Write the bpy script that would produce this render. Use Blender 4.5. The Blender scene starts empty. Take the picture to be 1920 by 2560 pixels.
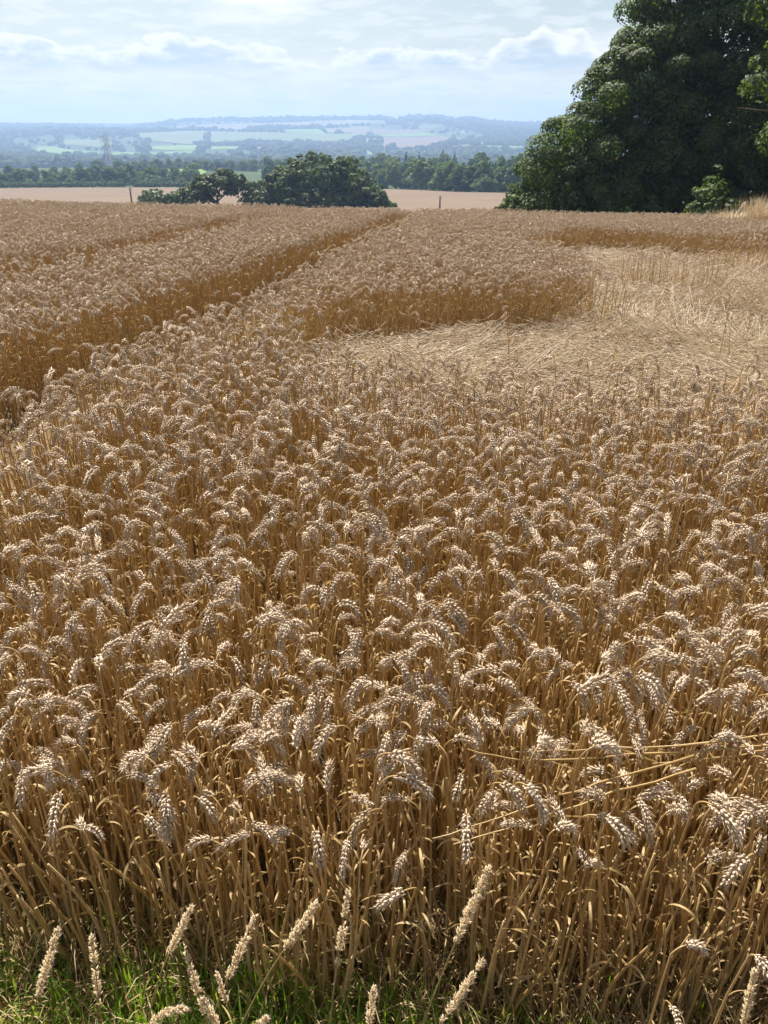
import bpy, bmesh, math, random
import numpy as np
from mathutils import Vector, Matrix, Euler

# ---------------------------------------------------------------- camera, sky, sun, exposure
SC = bpy.context.scene
COL = SC.collection
RAD = math.radians
H = 1.65
SUN_EL, SUN_AZ = 53.0, -18.0            # degrees; azimuth measured from straight ahead (+Y) towards +X

cam_d = bpy.data.cameras.new('camera')
cam_d.sensor_fit = 'VERTICAL'; cam_d.sensor_height = 24.0; cam_d.lens = 12.0/0.664
cam_d.clip_start = 0.05; cam_d.clip_end = 20000
cam = bpy.data.objects.new('camera', cam_d); COL.objects.link(cam)
cam.location = (0, 0, H); cam.rotation_euler = (RAD(90-26.2), 0, 0)
SC.camera = cam

SC.view_settings.view_transform = 'Standard'; SC.view_settings.look = 'None'
SC.view_settings.gamma = 1.0; SC.view_settings.use_curve_mapping = False
SC.view_settings.exposure = 1.10
SC.render.engine = 'CYCLES'
cy = SC.cycles
cy.max_bounces = 7; cy.diffuse_bounces = 3; cy.glossy_bounces = 2; cy.transmission_bounces = 5
cy.transparent_max_bounces = 8; cy.volume_bounces = 0
cy.use_denoising = True; cy.denoiser = 'OPENIMAGEDENOISE'; cy.denoising_input_passes = 'RGB_ALBEDO_NORMAL'
cy.sample_clamp_indirect = 6.0
cy.caustics_reflective = False; cy.caustics_refractive = False
cy.use_adaptive_sampling = True; cy.adaptive_threshold = 0.012
SC.render.film_transparent = False

class G:
    """small helper to write node graphs"""
    def __init__(s, nt): s.nt = nt; s.n = nt.nodes; s.l = nt.links
    def node(s, t, **kw):
        o = s.n.new(t)
        for k, v in kw.items(): setattr(o, k, v)
        return o
    def put(s, sock, v):
        if hasattr(v, 'links') or hasattr(v, 'is_linked'): s.l.new(v, sock)
        else: sock.default_value = v
    def m(s, op, a, b=None, c=None, clamp=False):
        o = s.node('ShaderNodeMath', operation=op, use_clamp=clamp)
        for i, v in enumerate((a, b, c)):
            if v is not None: s.put(o.inputs[i], v)
        return o.outputs[0]
    def sm(s, x, a, b, lo=0.0, hi=1.0):
        o = s.node('ShaderNodeMapRange', interpolation_type='SMOOTHSTEP')
        for i, v in enumerate((x, a, b, lo, hi)): s.put(o.inputs[i], v)
        return o.outputs[0]
    def xyz(s, x, y, z):
        o = s.node('ShaderNodeCombineXYZ')
        for i, v in enumerate((x, y, z)): s.put(o.inputs[i], v)
        return o.outputs[0]
    def noise(s, vec, scale, detail=2.0, rough=0.5, dist=0.0):
        o = s.node('ShaderNodeTexNoise'); 
        if vec is not None: s.put(o.inputs['Vector'], vec)
        o.inputs['Scale'].default_value = scale; o.inputs['Detail'].default_value = detail
        o.inputs['Roughness'].default_value = rough; o.inputs['Distortion'].default_value = dist
        return o.outputs[0]
    def mix(s, f, a, b, blend='MIX'):
        o = s.node('ShaderNodeMix', data_type='RGBA', blend_type=blend)
        s.put(o.inputs[0], f)
        for i, v in ((6, a), (7, b)):
            if isinstance(v, (tuple, list)): v = tuple(v)+((1.0,) if len(v) == 3 else ())
            s.put(o.inputs[i], v)
        return o.outputs[2]
    def ramp(s, x, stops):
        o = s.node('ShaderNodeValToRGB'); e = o.color_ramp.elements
        while len(e) < len(stops): e.new(0.5)
        for q, (p, c) in zip(e, stops): q.position = p; q.color = tuple(c)+(1.0,)
        s.put(o.inputs[0], x); return o.outputs[0]

world = bpy.data.worlds.new('World'); SC.world = world; world.use_nodes = True
wg = G(world.node_tree)
for n in list(wg.n): wg.n.remove(n)
sky = wg.node('ShaderNodeTexSky', sky_type='NISHITA', sun_disc=False)
sky.sun_elevation = RAD(SUN_EL); sky.sun_rotation = RAD(SUN_AZ)
sky.altitude = 100; sky.air_density = 1.0; sky.dust_density = 1.6; sky.ozone_density = 1.2
tc = wg.node('ShaderNodeTexCoord')
sp = wg.node('ShaderNodeSeparateXYZ'); wg.l.new(tc.outputs['Generated'], sp.inputs[0])
el = wg.m('MULTIPLY', wg.m('ARCSINE', sp.outputs[2]), 57.2958)
az = wg.m('MULTIPLY', wg.m('ARCTAN2', sp.outputs[0], sp.outputs[1]), 57.2958)
# clouds: a bank of cumulus low in the sky all round, thin streaks below it, loose patches above
bank_n = wg.noise(wg.xyz(wg.m('MULTIPLY', az, 0.13), 3.1, 0.0), 1.0, 3.0, 0.55)
lump = wg.noise(wg.xyz(wg.m('MULTIPLY', az, 0.42), wg.m('MULTIPLY', el, 0.75), 1.7), 1.0, 5.0, 0.55)
top = wg.m('ADD', wg.m('MULTIPLY', wg.m('SUBTRACT', bank_n, 0.5), 4.6), 4.85)
top = wg.m('ADD', top, wg.m('MULTIPLY', wg.m('SUBTRACT', lump, 0.5), 3.6))
depth = wg.m('SUBTRACT', top, el)
body = wg.sm(depth, 0.0, 0.28)
foot = wg.sm(el, 3.2, 4.1)
bank = wg.m('MULTIPLY', body, foot)
rim = wg.sm(depth, 0.15, 1.25, 1.0, 0.0)
puff = wg.noise(wg.xyz(wg.m('MULTIPLY', az, 0.55), wg.m('MULTIPLY', el, 1.9), 9.0), 1.0, 4.0, 0.55)
lit = wg.m('ADD', rim, wg.m('MULTIPLY', wg.m('SUBTRACT', puff, 0.42), 1.5), clamp=True)
streak = wg.noise(wg.xyz(wg.m('MULTIPLY', az, 0.16), wg.m('MULTIPLY', el, 1.25), 4.0), 1.0, 5.0, 0.55)
veil = wg.m('MULTIPLY', wg.sm(streak, 0.40, 0.62), wg.sm(el, 4.6, 3.4))
veil = wg.m('ADD', wg.m('MULTIPLY', veil, 0.75), wg.sm(el, 6.5, 0.0, 0.0, 0.75), clamp=True)
grey_n = wg.noise(wg.xyz(wg.m('MULTIPLY', az, 0.34), wg.m('MULTIPLY', el, 2.1), 12.0), 1.0, 5.0, 0.55)
grey_k = wg.m('MULTIPLY', wg.sm(grey_n, 0.50, 0.64), wg.m('MULTIPLY', wg.sm(el, 0.6, 2.2), wg.sm(el, 6.2, 4.4)))
puff_n = wg.noise(wg.xyz(wg.m('MULTIPLY', az, 0.30), wg.m('MULTIPLY', el, 1.5), 21.0), 1.0, 6.0, 0.6)
puff_k = wg.m('MULTIPLY', wg.sm(puff_n, 0.47, 0.60), wg.m('MULTIPLY', wg.sm(el, 1.2, 2.4), wg.sm(el, 9.0, 6.5)))
loose_n = wg.noise(wg.xyz(wg.m('MULTIPLY', az, 0.075), wg.m('MULTIPLY', el, 0.30), 7.3), 1.0, 6.0, 0.55)
loose = wg.m('MULTIPLY', wg.sm(loose_n, 0.50, 0.66), 0.8)
bg_s = 0.050
cloud_white = (11.0, 10.5, 9.7); cloud_grey = (5.2, 6.0, 6.1); veil_c = (9.2, 8.8, 7.4)
c = wg.mix(loose, wg.mix(1.0, sky.outputs[0], (1.06, 1.0, 0.84), 'MULTIPLY'), cloud_white)
c = wg.mix(veil, c, veil_c)
c = wg.mix(wg.m('MULTIPLY', puff_k, 0.35), c, cloud_white)
c = wg.mix(wg.m('MULTIPLY', bank, 0.88), c, wg.mix(lit, cloud_grey, cloud_white))
c = wg.mix(wg.m('MULTIPLY', grey_k, 0.38), c, cloud_grey)
bg = wg.node('ShaderNodeBackground'); bg.inputs[1].default_value = bg_s
wg.l.new(c, bg.inputs[0])
wo = wg.node('ShaderNodeOutputWorld'); wg.l.new(bg.outputs[0], wo.inputs[0])

sun_d = bpy.data.lights.new('sun', 'SUN'); sun_d.energy = 5.0; sun_d.angle = RAD(0.53)
sun_d.color = (1.0, 0.94, 0.83)
sun = bpy.data.objects.new('sun', sun_d); COL.objects.link(sun)
sdir = Vector((math.sin(RAD(SUN_AZ))*math.cos(RAD(SUN_EL)), math.cos(RAD(SUN_AZ))*math.cos(RAD(SUN_EL)), math.sin(RAD(SUN_EL))))
sun.rotation_euler = (-sdir).to_track_quat('-Z', 'Y').to_euler()
sun.location = sdir*60

# ---------------------------------------------------------------- helpers
def new_mat(name):
    m = bpy.data.materials.new(name); m.use_nodes = True
    g = G(m.node_tree)
    for n in list(g.n): g.n.remove(n)
    return m, g

def finish(g, shader):
    o = g.node('ShaderNodeOutputMaterial'); g.l.new(shader, o.inputs[0])

def principled(g, col, rough=0.7, spec=0.3, normal=None, metal=0.0):
    p = g.node('ShaderNodeBsdfPrincipled')
    if isinstance(col, (tuple, list)): col = tuple(col)+(1.0,)
    g.put(p.inputs['Base Color'], col); g.put(p.inputs['Roughness'], rough)
    p.inputs['Specular IOR Level'].default_value = spec; p.inputs['Metallic'].default_value = metal
    if normal is not None: g.l.new(normal, p.inputs['Normal'])
    return p.outputs[0]

def leafy(name, stops, trans_col, trans=0.3, rough=0.5, spec=0.4, noise_scale=None, by_object=False):
    """thin plant matter: a diffuse/gloss top and some light let through"""
    m, g = new_mat(name)
    geo = g.node('ShaderNodeNewGeometry')
    rnd = geo.outputs['Random Per Island']
    if by_object:
        oi = g.node('ShaderNodeObjectInfo'); rnd = g.m('FRACT', g.m('ADD', g.m('MULTIPLY', rnd, 0.35), oi.outputs['Random']))
    if noise_scale:
        tcn = g.node('ShaderNodeNewGeometry')
        nz = g.noise(tcn.outputs['Position'], noise_scale, 2.0)
        rnd = g.m('ADD', g.m('MULTIPLY', rnd, 0.5), g.m('MULTIPLY', nz, 0.55), clamp=True)
    col = g.ramp(rnd, stops)
    p = principled(g, col, rough, spec)
    if trans > 0:
        t = g.node('ShaderNodeBsdfTranslucent'); g.l.new(g.mix(1.0, col, trans_col, 'MULTIPLY'), t.inputs[0])
        mx = g.node('ShaderNodeMixShader'); mx.inputs[0].default_value = trans
        g.l.new(p, mx.inputs[1]); g.l.new(t.outputs[0], mx.inputs[2]); p = mx.outputs[0]
    finish(g, p); return m

def mesh(name, V, F, mats=(), mi=None, smooth=False):
    """V (n,3) array; F list of index arrays, each (k,3) or (k,4)"""
    me = bpy.data.meshes.new(name)
    V = np.asarray(V, np.float32); F = [np.asarray(f, np.int32) for f in F if len(f)]
    loops = np.concatenate([f.ravel() for f in F]); sizes = np.concatenate([np.full(len(f), f.shape[1], np.int32) for f in F])
    me.vertices.add(len(V)); me.vertices.foreach_set('co', V.ravel())
    me.loops.add(len(loops)); me.loops.foreach_set('vertex_index', loops)
    me.polygons.add(len(sizes)); me.polygons.foreach_set('loop_start', np.concatenate([[0], np.cumsum(sizes)[:-1]]).astype(np.int32))
    if mi is not None: me.polygons.foreach_set('material_index', np.asarray(mi, np.int32))
    if smooth: me.polygons.foreach_set('use_smooth', np.ones(len(sizes), bool))
    for m in mats: me.materials.append(m)
    me.update(calc_edges=True); return me

class Soup:
    """collects pieces into one mesh"""
    def __init__(s): s.V = []; s.F = {3: [], 4: []}; s.n = 0; s.M = {3: [], 4: []}
    def add(s, V, F, mi=0):
        V = np.asarray(V, float); s.V.append(V)
        for f in (F if isinstance(F, list) else [F]):
            f = np.asarray(f, int)
            if len(f): s.F[f.shape[1]].append(f+s.n); s.M[f.shape[1]].append(np.full(len(f), mi))
        s.n += len(V)
    def arrays(s):
        F = []; M = []
        for k in (3, 4):
            if s.F[k]: F.append(np.concatenate(s.F[k])); M.append(np.concatenate(s.M[k]))
        return np.concatenate(s.V), F, np.concatenate(M)
    def mesh(s, name, mats, smooth=False):
        V, F, M = s.arrays(); return mesh(name, V, F, mats, M, smooth)

def obj(name, me, parent=None, loc=None, rot=None):
    o = bpy.data.objects.new(name, me); COL.objects.link(o)
    if parent is not None: o.parent = parent
    if loc is not None: o.location = loc
    if rot is not None: o.rotation_euler = rot
    return o

def tag(o, label=None, cat=None, group=None, kind=None):
    if label: o['label'] = label
    if cat: o['category'] = cat
    if group: o['group'] = group
    if kind: o['kind'] = kind
    return o

def thing(name, label, cat, loc=(0, 0, 0), rz=0.0, group=None):
    return tag(obj(name, None, None, loc, (0, 0, rz)), label, cat, group)

def copy_tree(root, loc=None, rot=None, scale=None):
    r = root.copy(); COL.objects.link(r)
    if loc is not None: r.location = loc
    if rot is not None: r.rotation_euler = rot
    if scale is not None: r.scale = scale
    for ch in root.children:
        c2 = ch.copy(); COL.objects.link(c2); c2.parent = r
        for gc in ch.children:
            d = gc.copy(); COL.objects.link(d); d.parent = c2
    return r

def tube(P, R, n=5, cap=True):
    P = np.asarray(P, float); R = np.broadcast_to(np.asarray(R, float), (len(P),))
    T = np.gradient(P, axis=0); T /= np.linalg.norm(T, axis=1)[:, None]+1e-12
    ref = np.array([0, 1.0, 0]) if abs(T[0, 1]) < 0.8 else np.array([1.0, 0, 0])
    V = []
    for p, t, r in zip(P, T, R):
        a = ref-t*np.dot(ref, t); a /= np.linalg.norm(a)+1e-12; ref = a; b = np.cross(t, a)
        an = np.arange(n)*2*np.pi/n
        V.append(p+r*(np.cos(an)[:, None]*a+np.sin(an)[:, None]*b))
    V = np.concatenate(V); k = len(P); i = np.arange(k-1)[:, None]*n; j = np.arange(n)[None, :]; j2 = (j+1) % n
    F4 = np.stack([i+j, i+j2, i+n+j2, i+n+j], -1).reshape(-1, 4)
    F = [F4]
    if cap:
        V = np.concatenate([V, P[-1:]]); top = len(V)-1; b0 = (k-1)*n; q = np.arange(n)
        F.append(np.stack([b0+q, b0+(q+1) % n, np.full(n, top)], -1))
    return V, F

def nrm(a): return a/(np.linalg.norm(a, axis=-1, keepdims=True)+1e-9)

# ---------------------------------------------------------------- the lie of the land
PR=[(-6000,60),(-60,2.5),(0,0),(18,-.76),(25,-1.11),(27,-1.24),(34,-2.0),(60,-4.3),(100,-7.3),(150,-10.9),(350,-19.8),(420,-21.5),(550,-24),(700,-24.8),(850,-28),(1200,-42),(1500,-50),(1800,-48),(2000,-44),(2500,-29),(3000,-3),(3500,26),(4300,70),(4700,66),(5300,20)]
SKY=[(-180,.9),(-60,.5),(-24,.40),(-19.9,.37),(-16.5,.24),(-16,.38),(-12.7,.72),(-10.5,.74),(-6.8,.82),(0,.88),(.9,.70),(1.6,.9),(3.4,.96),(4.7,.74),(5.8,.86),(7.1,.60),(8.9,.52),(10.2,.48),(24,.5),(60,.7),(180,.9)]
def sstep(a,b,x):
    t=np.clip((x-a)/(b-a),0,1);return t*t*(3-2*t)
def height(x,y):
    x=np.asarray(x,float);y=np.asarray(y,float)
    r=np.hypot(x,y);k=sstep(60,200,r);t=np.where(y<0,y*(1-k)+r*k,y*(1-k)+r*k)
    z=np.interp(t,[p[0] for p in PR],[p[1] for p in PR])
    z=z-.019*x*(1-sstep(30,110,r))
    az=np.degrees(np.arctan2(x,y));c=np.interp(az,[p[0] for p in SKY],[p[1] for p in SKY])
    z=z+(4300*np.tan(np.radians(c))+1.65-70)*sstep(2700,4300,r)*(1-sstep(4400,5000,r))
    z=z+sstep(900,2200,r)*(5*np.sin(x/310+1)*np.sin(y/270)+3*np.sin(x/130+y/190))*(1-sstep(3600,4200,r))
    return z
FIELDS=[('g',[(-850,2036),(-950,2343),(-914,2349),(-822,2225),(-718,2147),(-688,2056),(-772,2088),(-752,2001),(-824,2096),(-818,1988)]),
('p',[(-958,2552),(-840,2528),(-797,2510),(-752,2393),(-766,2298),(-840,2367),(-899,2406)]),
('g',[(-886,1926),(-890,2038),(-823,1851),(-774,1731),(-815,1767)]),
('g',[(-786,1826),(-779,1874),(-723,1720),(-723,1688)]),
('p',[(-830,2856),(-701,3139),(-538,2392),(-625,2472),(-673,2503),(-760,2658)]),
('g',[(-635,2310),(-531,2361),(-476,2109),(-525,2124),(-601,2193)]),
('t',[(-1325,4013),(-1307,4147),(-1256,3964),(-1266,3864)]),
('g',[(-679,2097),(-589,2082),(-564,1994),(-650,2007)]),
('g',[(-568,2049),(-472,2093),(-449,1988),(-542,1973)]),
('g',[(-604,1936),(-571,1960),(-558,1843),(-581,1868)]),
('t',[(-915,3670),(-517,3868),(-161,4039),(-74,4009),(-69,3699),(-462,3453),(-530,3186),(-845,3384)]),
('p',[(-626,3087),(-364,3014),(-92,2873),(-103,2558),(-285,2641),(-418,2623),(-502,2474)]),
('p',[(-754,3116),(-635,3112),(-539,2558),(-613,2521)]),
('g',[(-399,3167),(-240,3263),(-197,2943),(-57,3061),(-54,2891),(-155,2888),(-324,3015)]),
('t',[(-240,3325),(-64,3465),(-59,3145),(-200,3051)]),
('w',[(-348,2272),(-260,2408),(-245,2267),(-321,2112)]),
('w',[(-238,2392),(-137,2372),(-133,2094),(-174,2297),(-212,2174)]),
('g',[(-574,2355),(-517,2364),(-461,2104),(-518,2122)]),
('g',[(-469,2309),(-390,2340),(-358,2148),(-432,2123)]),
('g',[(-347,1919),(-280,1875),(-279,1736),(-291,1740)]),
('g',[(-510,2085),(-473,2062),(-461,1981),(-483,1974)]),
('g',[(-414,1686),(-398,1706),(-357,1668),(-331,1543),(-358,1498),(-374,1521)]),
('g',[(-413,1930),(-349,1916),(-349,1831),(-400,1872)]),
('g',[(-43,3030),(138,3179),(210,3035),(147,3000),(-37,2860)]),
('m',[(-10,2832),(208,3009),(306,2749),(162,2382),(97,2202),(-8,2226)]),
('g',[(-66,2759),(-23,2724),(-29,2480),(-58,2483)]),
('p',[(-147,3973),(12,3888),(11,3612),(-135,3651)]),
('m',[(-131,3522),(-54,3470),(-48,3090),(-112,3014)]),
('m',[(-44,3378),(186,3261),(156,3182),(-40,3066)]),
('p',[(131,3448),(240,3422),(188,3297),(127,3324)]),
('p',[(149,2177),(225,2299),(244,2215),(192,2127)]),
('g',[(248,2224),(354,2171),(337,2065),(302,2114),(243,2172)]),
('g',[(-67,2131),(-25,2098),(-22,1908),(-60,1913)]),
('g',[(-58,1841),(-18,1882),(-20,1704),(-54,1695)]),
('p',[(-13,2122),(141,2053),(136,1987),(-13,2022)]),
('g',[(233,3129),(258,3123),(250,3052),(230,3055)]),
('g',[(288,3227),(304,3214),(293,3086),(278,3108)]),
('p',[(258,2013),(286,2016),(274,1965),(256,1969)]),
('p',[(280,2539),(367,2649),(333,2405),(257,2302)])]

def hz(x, y): return float(height(x, y))

# ---- materials of the land
m_ground, g = new_mat('soil_and_grass')
pos = g.node('ShaderNodeNewGeometry').outputs['Position']
s3 = g.node('ShaderNodeSeparateXYZ'); g.l.new(pos, s3.inputs[0])
n1 = g.noise(pos, 9.0, 6.0, 0.6); n2 = g.noise(pos, 60.0, 3.0, 0.6)
soil = g.ramp(g.m('ADD', g.m('MULTIPLY', n1, 0.6), g.m('MULTIPLY', n2, 0.4)), [(0.3, (0.07, 0.05, 0.03)), (0.5, (0.16, 0.11, 0.06)), (0.68, (0.22, 0.165, 0.09))])
n3 = g.noise(pos, 0.02, 6.0, 0.6)
turf = g.ramp(n3, [(0.3, (0.030, 0.050, 0.020)), (0.55, (0.050, 0.080, 0.030)), (0.75, (0.10, 0.13, 0.055))])
far_k = g.sm(s3.outputs[1], 38.0, 46.0)
bmp = g.node('ShaderNodeBump'); bmp.inputs['Strength'].default_value = 0.6; bmp.inputs['Distance'].default_value = 0.03
g.l.new(n2, bmp.inputs['Height'])
finish(g, principled(g, g.mix(far_k, soil, turf), 0.95, 0.1, bmp.outputs[0]))

def field_mat(name, a, b, scale=0.03):
    m, g = new_mat(name)
    pos = g.node('ShaderNodeNewGeometry').outputs['Position']
    k = g.m('ADD', g.m('MULTIPLY', g.noise(pos, scale, 5.0, 0.6), 0.75), g.m('MULTIPLY', g.noise(pos, scale*22, 2.0), 0.25))
    finish(g, principled(g, g.ramp(k, [(0.32, a), (0.68, b)]), 0.9, 0.1)); return m
F_MAT = {'g': field_mat('green_pasture', (0.10, 0.19, 0.04), (0.16, 0.25, 0.06), 0.006),
         'p': field_mat('pale_pasture', (0.11, 0.14, 0.065), (0.15, 0.18, 0.085), 0.006),
         't': field_mat('stubble', (0.17, 0.145, 0.10), (0.22, 0.185, 0.125), 0.006),
         'w': field_mat('pale_stubble', (0.30, 0.24, 0.15), (0.36, 0.29, 0.18), 0.006),
         'm': field_mat('ripe_field', (0.15, 0.11, 0.085), (0.19, 0.14, 0.105), 0.006)}

# ---- ground: one sheet out to the hills
def ground():
    azs = np.radians(np.concatenate([np.arange(-180, -34, 5.0), np.arange(-34, 34, 0.25), np.arange(34, 180, 5.0)]))
    rs = [0.35]
    while rs[-1] < 480: rs.append(rs[-1]*1.055)
    while rs[-1] < 4550: rs.append(rs[-1]+27)
    rs += [4700, 4900, 5100, 5300]
    rs = np.array(rs); R, A = np.meshgrid(rs, azs, indexing='ij')
    X = R*np.sin(A); Y = R*np.cos(A); Z = height(X, Y)
    V = np.stack([X, Y, Z], -1).reshape(-1, 3); n = len(azs); k = len(rs)
    i = np.arange(k-1)[:, None]*n; j = np.arange(n)[None]; j2 = (j+1) % n
    F4 = np.stack([i+j2, i+j, i+n+j, i+n+j2], -1).reshape(-1, 4)
    V = np.concatenate([V, [[0, 0, 0]]]); q = np.arange(n)
    F3 = np.stack([np.full(n, len(V)-1), q, (q+1) % n], -1)[:, ::-1]
    tag(obj('ground', mesh('ground', V, [F4, F3], [m_ground], None, True)), kind='structure')
ground()

def drape(name, poly, m, lift, cuts=4):
    bm = bmesh.new(); vs = [bm.verts.new((x, y, 0)) for x, y in poly]
    f = bm.faces.new(vs); bmesh.ops.triangulate(bm, faces=[f])
    for _ in range(cuts):
        bmesh.ops.subdivide_edges(bm, edges=bm.edges[:], cuts=1, use_grid_fill=True)
    for v in bm.verts: v.co.z = hz(v.co.x, v.co.y)+lift
    bmesh.ops.recalc_face_normals(bm, faces=bm.faces)
    if sum(f.normal.z for f in bm.faces) < 0: bmesh.ops.reverse_faces(bm, faces=bm.faces)
    me = bpy.data.meshes.new(name); bm.to_mesh(me); bm.free(); me.materials.append(m)
    return tag(obj(name, me), kind='structure')
FN = {'g': 'green_field', 'p': 'pale_green_field', 't': 'stubble_field', 'w': 'pale_stubble_field', 'm': 'ripe_corn_field'}
for t, poly in FIELDS: drape(FN[t], poly, F_MAT[t], 1.6)

# the second wheat field, lower down beyond the crest
def second_field():
    azs = np.linspace(-40, 11, 75)
    far = np.interp(azs, [-40, -26, -8, 0.5, 5, 9, 34], [470, 425, 362, 342, 288, 280, 270])
    t = np.linspace(0, 1, 30); near = np.interp(azs, [-40, 6, 12, 34], [50, 50, 62, 62])
    R = near[None]*(far/near)[None]**t[:, None]; A = np.radians(azs)[None]+0*R
    X = R*np.sin(A); Y = R*np.cos(A); Z = height(X, Y)+0.35
    n = len(azs); i = np.arange(29)[:, None]*n; j = np.arange(n-1)[None]
    F4 = np.stack([i+j+1, i+j, i+n+j, i+n+j+1], -1).reshape(-1, 4)
    m = field_mat('second_wheat', (0.145, 0.105, 0.078), (0.19, 0.138, 0.10), 0.05)
    tag(obj('far_wheat_field', mesh('far_wheat_field', np.stack([X, Y, Z], -1).reshape(-1, 3), [F4], [m], None, True)), kind='structure')
second_field()
drape('green_field', [(-205, 560), (-150, 520), (-118, 505), (-128, 610), (-150, 690), (-225, 690)], F_MAT['g'], 0.4, 3)

# ---------------------------------------------------------------- haze: the air of the valley
hx = 5450; hb = -75.0; ht = 142.0
hv = np.array([(x, y, z) for z in (hb, ht) for y in (-hx, hx) for x in (-hx, hx)], float)
hf = np.array([(0, 2, 3, 1), (4, 5, 7, 6), (0, 1, 5, 4), (2, 6, 7, 3), (0, 4, 6, 2), (1, 3, 7, 5)])
m_haze, g = new_mat('haze_air')
pv = g.node('ShaderNodeVolumePrincipled')
pv.inputs['Color'].default_value = (0.42, 0.615, 0.98, 1); pv.inputs['Density'].default_value = 3.3e-4
pv.inputs['Anisotropy'].default_value = 0.35
ho = g.node('ShaderNodeOutputMaterial'); g.l.new(pv.outputs[0], ho.inputs['Volume'])
tag(obj('haze', mesh('haze', hv, [hf], [m_haze])), kind='stuff')

# ---------------------------------------------------------------- scattering of uncountable plants
def store(me, name, kind, arr):
    a = me.attributes.new(name, kind, 'POINT')
    a.data.foreach_set('vector' if kind == 'FLOAT_VECTOR' else 'value', np.asarray(arr, np.float32 if kind != 'INT' else np.int32).ravel())

def scatter(name, P, rot, scl, idx, protos):
    """one object of kind stuff: protos (meshes) instanced on the points P"""
    me = bpy.data.meshes.new(name); P = np.asarray(P, np.float32)
    me.vertices.add(len(P)); me.vertices.foreach_set('co', P.ravel())
    store(me, 'rot', 'FLOAT_VECTOR', rot); store(me, 'scl', 'FLOAT', scl); store(me, 'idx', 'INT', idx)
    c = bpy.data.collections.new(name+'_kinds')
    for k, pm in enumerate(protos):
        c.objects.link(bpy.data.objects.new('%s_kind_%02d' % (name, k), pm))
    nt = bpy.data.node_groups.new(name+'_scatter', 'GeometryNodeTree')
    nt.interface.new_socket('Geometry', in_out='INPUT', socket_type='NodeSocketGeometry')
    nt.interface.new_socket('Geometry', in_out='OUTPUT', socket_type='NodeSocketGeometry')
    N = nt.nodes; L = nt.links
    gi = N.new('NodeGroupInput'); go = N.new('NodeGroupOutput'); ip = N.new('GeometryNodeInstanceOnPoints')
    ci = N.new('GeometryNodeCollectionInfo'); ci.inputs[0].default_value = c
    ci.inputs['Separate Children'].default_value = True; ci.inputs['Reset Children'].default_value = True
    def attr(n, t):
        a = N.new('GeometryNodeInputNamedAttribute'); a.data_type = t; a.inputs[0].default_value = n; return a.outputs[0]
    L.new(gi.outputs[0], ip.inputs['Points']); L.new(ci.outputs[0], ip.inputs['Instance'])
    ip.inputs['Pick Instance'].default_value = True
    L.new(attr('idx', 'INT'), ip.inputs['Instance Index'])
    er = N.new('FunctionNodeEulerToRotation'); L.new(attr('rot', 'FLOAT_VECTOR'), er.inputs[0]); L.new(er.outputs[0], ip.inputs['Rotation'])
    L.new(attr('scl', 'FLOAT'), ip.inputs['Scale']); L.new(ip.outputs[0], go.inputs[0])
    o = obj(name, me); md = o.modifiers.new('scatter', 'NODES'); md.node_group = nt
    return tag(o, kind='stuff')

# ---------------------------------------------------------------- trees
LEAF = {
 'sycamore': leafy('sycamore_leaves', [(0.0, (0.042, 0.070, 0.026)), (0.5, (0.070, 0.110, 0.036)), (0.86, (0.105, 0.145, 0.048)), (1.0, (0.16, 0.18, 0.06))], (1.7, 1.9, 0.5), 0.33, 0.6, 0.25),
 'oak': leafy('oak_leaves', [(0.0, (0.046, 0.074, 0.028)), (0.6, (0.076, 0.112, 0.040)), (1.0, (0.12, 0.15, 0.06))], (1.6, 1.8, 0.5), 0.28, 0.6, 0.22),
 'wood': leafy('woodland_leaves', [(0.0, (0.060, 0.100, 0.040)), (0.4, (0.105, 0.160, 0.060)), (0.75, (0.15, 0.20, 0.075)), (1.0, (0.19, 0.23, 0.12))], (1.5, 1.7, 0.7), 0.28, 0.7, 0.1, None, True),
 'conifer': leafy('conifer_needles', [(0.0, (0.020, 0.034, 0.016)), (1.0, (0.035, 0.052, 0.024))], (1.2, 1.3, 0.6), 0.1, 0.6, 0.3),
 'pale': leafy('pale_shrub_leaves', [(0.0, (0.12, 0.16, 0.085)), (1.0, (0.21, 0.26, 0.15))], (1.6, 1.7, 0.7), 0.28, 0.5, 0.4),
}
m_bark, g = new_mat('bark')
pos = g.node('ShaderNodeTexCoord').outputs['Object']
mp = g.node('ShaderNodeMapping'); mp.inputs['Scale'].default_value = (6, 6, 1.2); g.l.new(pos, mp.inputs[0])
bn = g.noise(mp.outputs[0], 2.0, 5.0, 0.65)
bb = g.node('ShaderNodeBump'); bb.inputs['Strength'].default_value = 0.7; bb.inputs['Distance'].default_value = 0.05; g.l.new(bn, bb.inputs['Height'])
finish(g, principled(g, g.ramp(bn, [(0.3, (0.045, 0.036, 0.028)), (0.7, (0.14, 0.115, 0.09))]), 0.9, 0.15, bb.outputs[0]))

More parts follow.
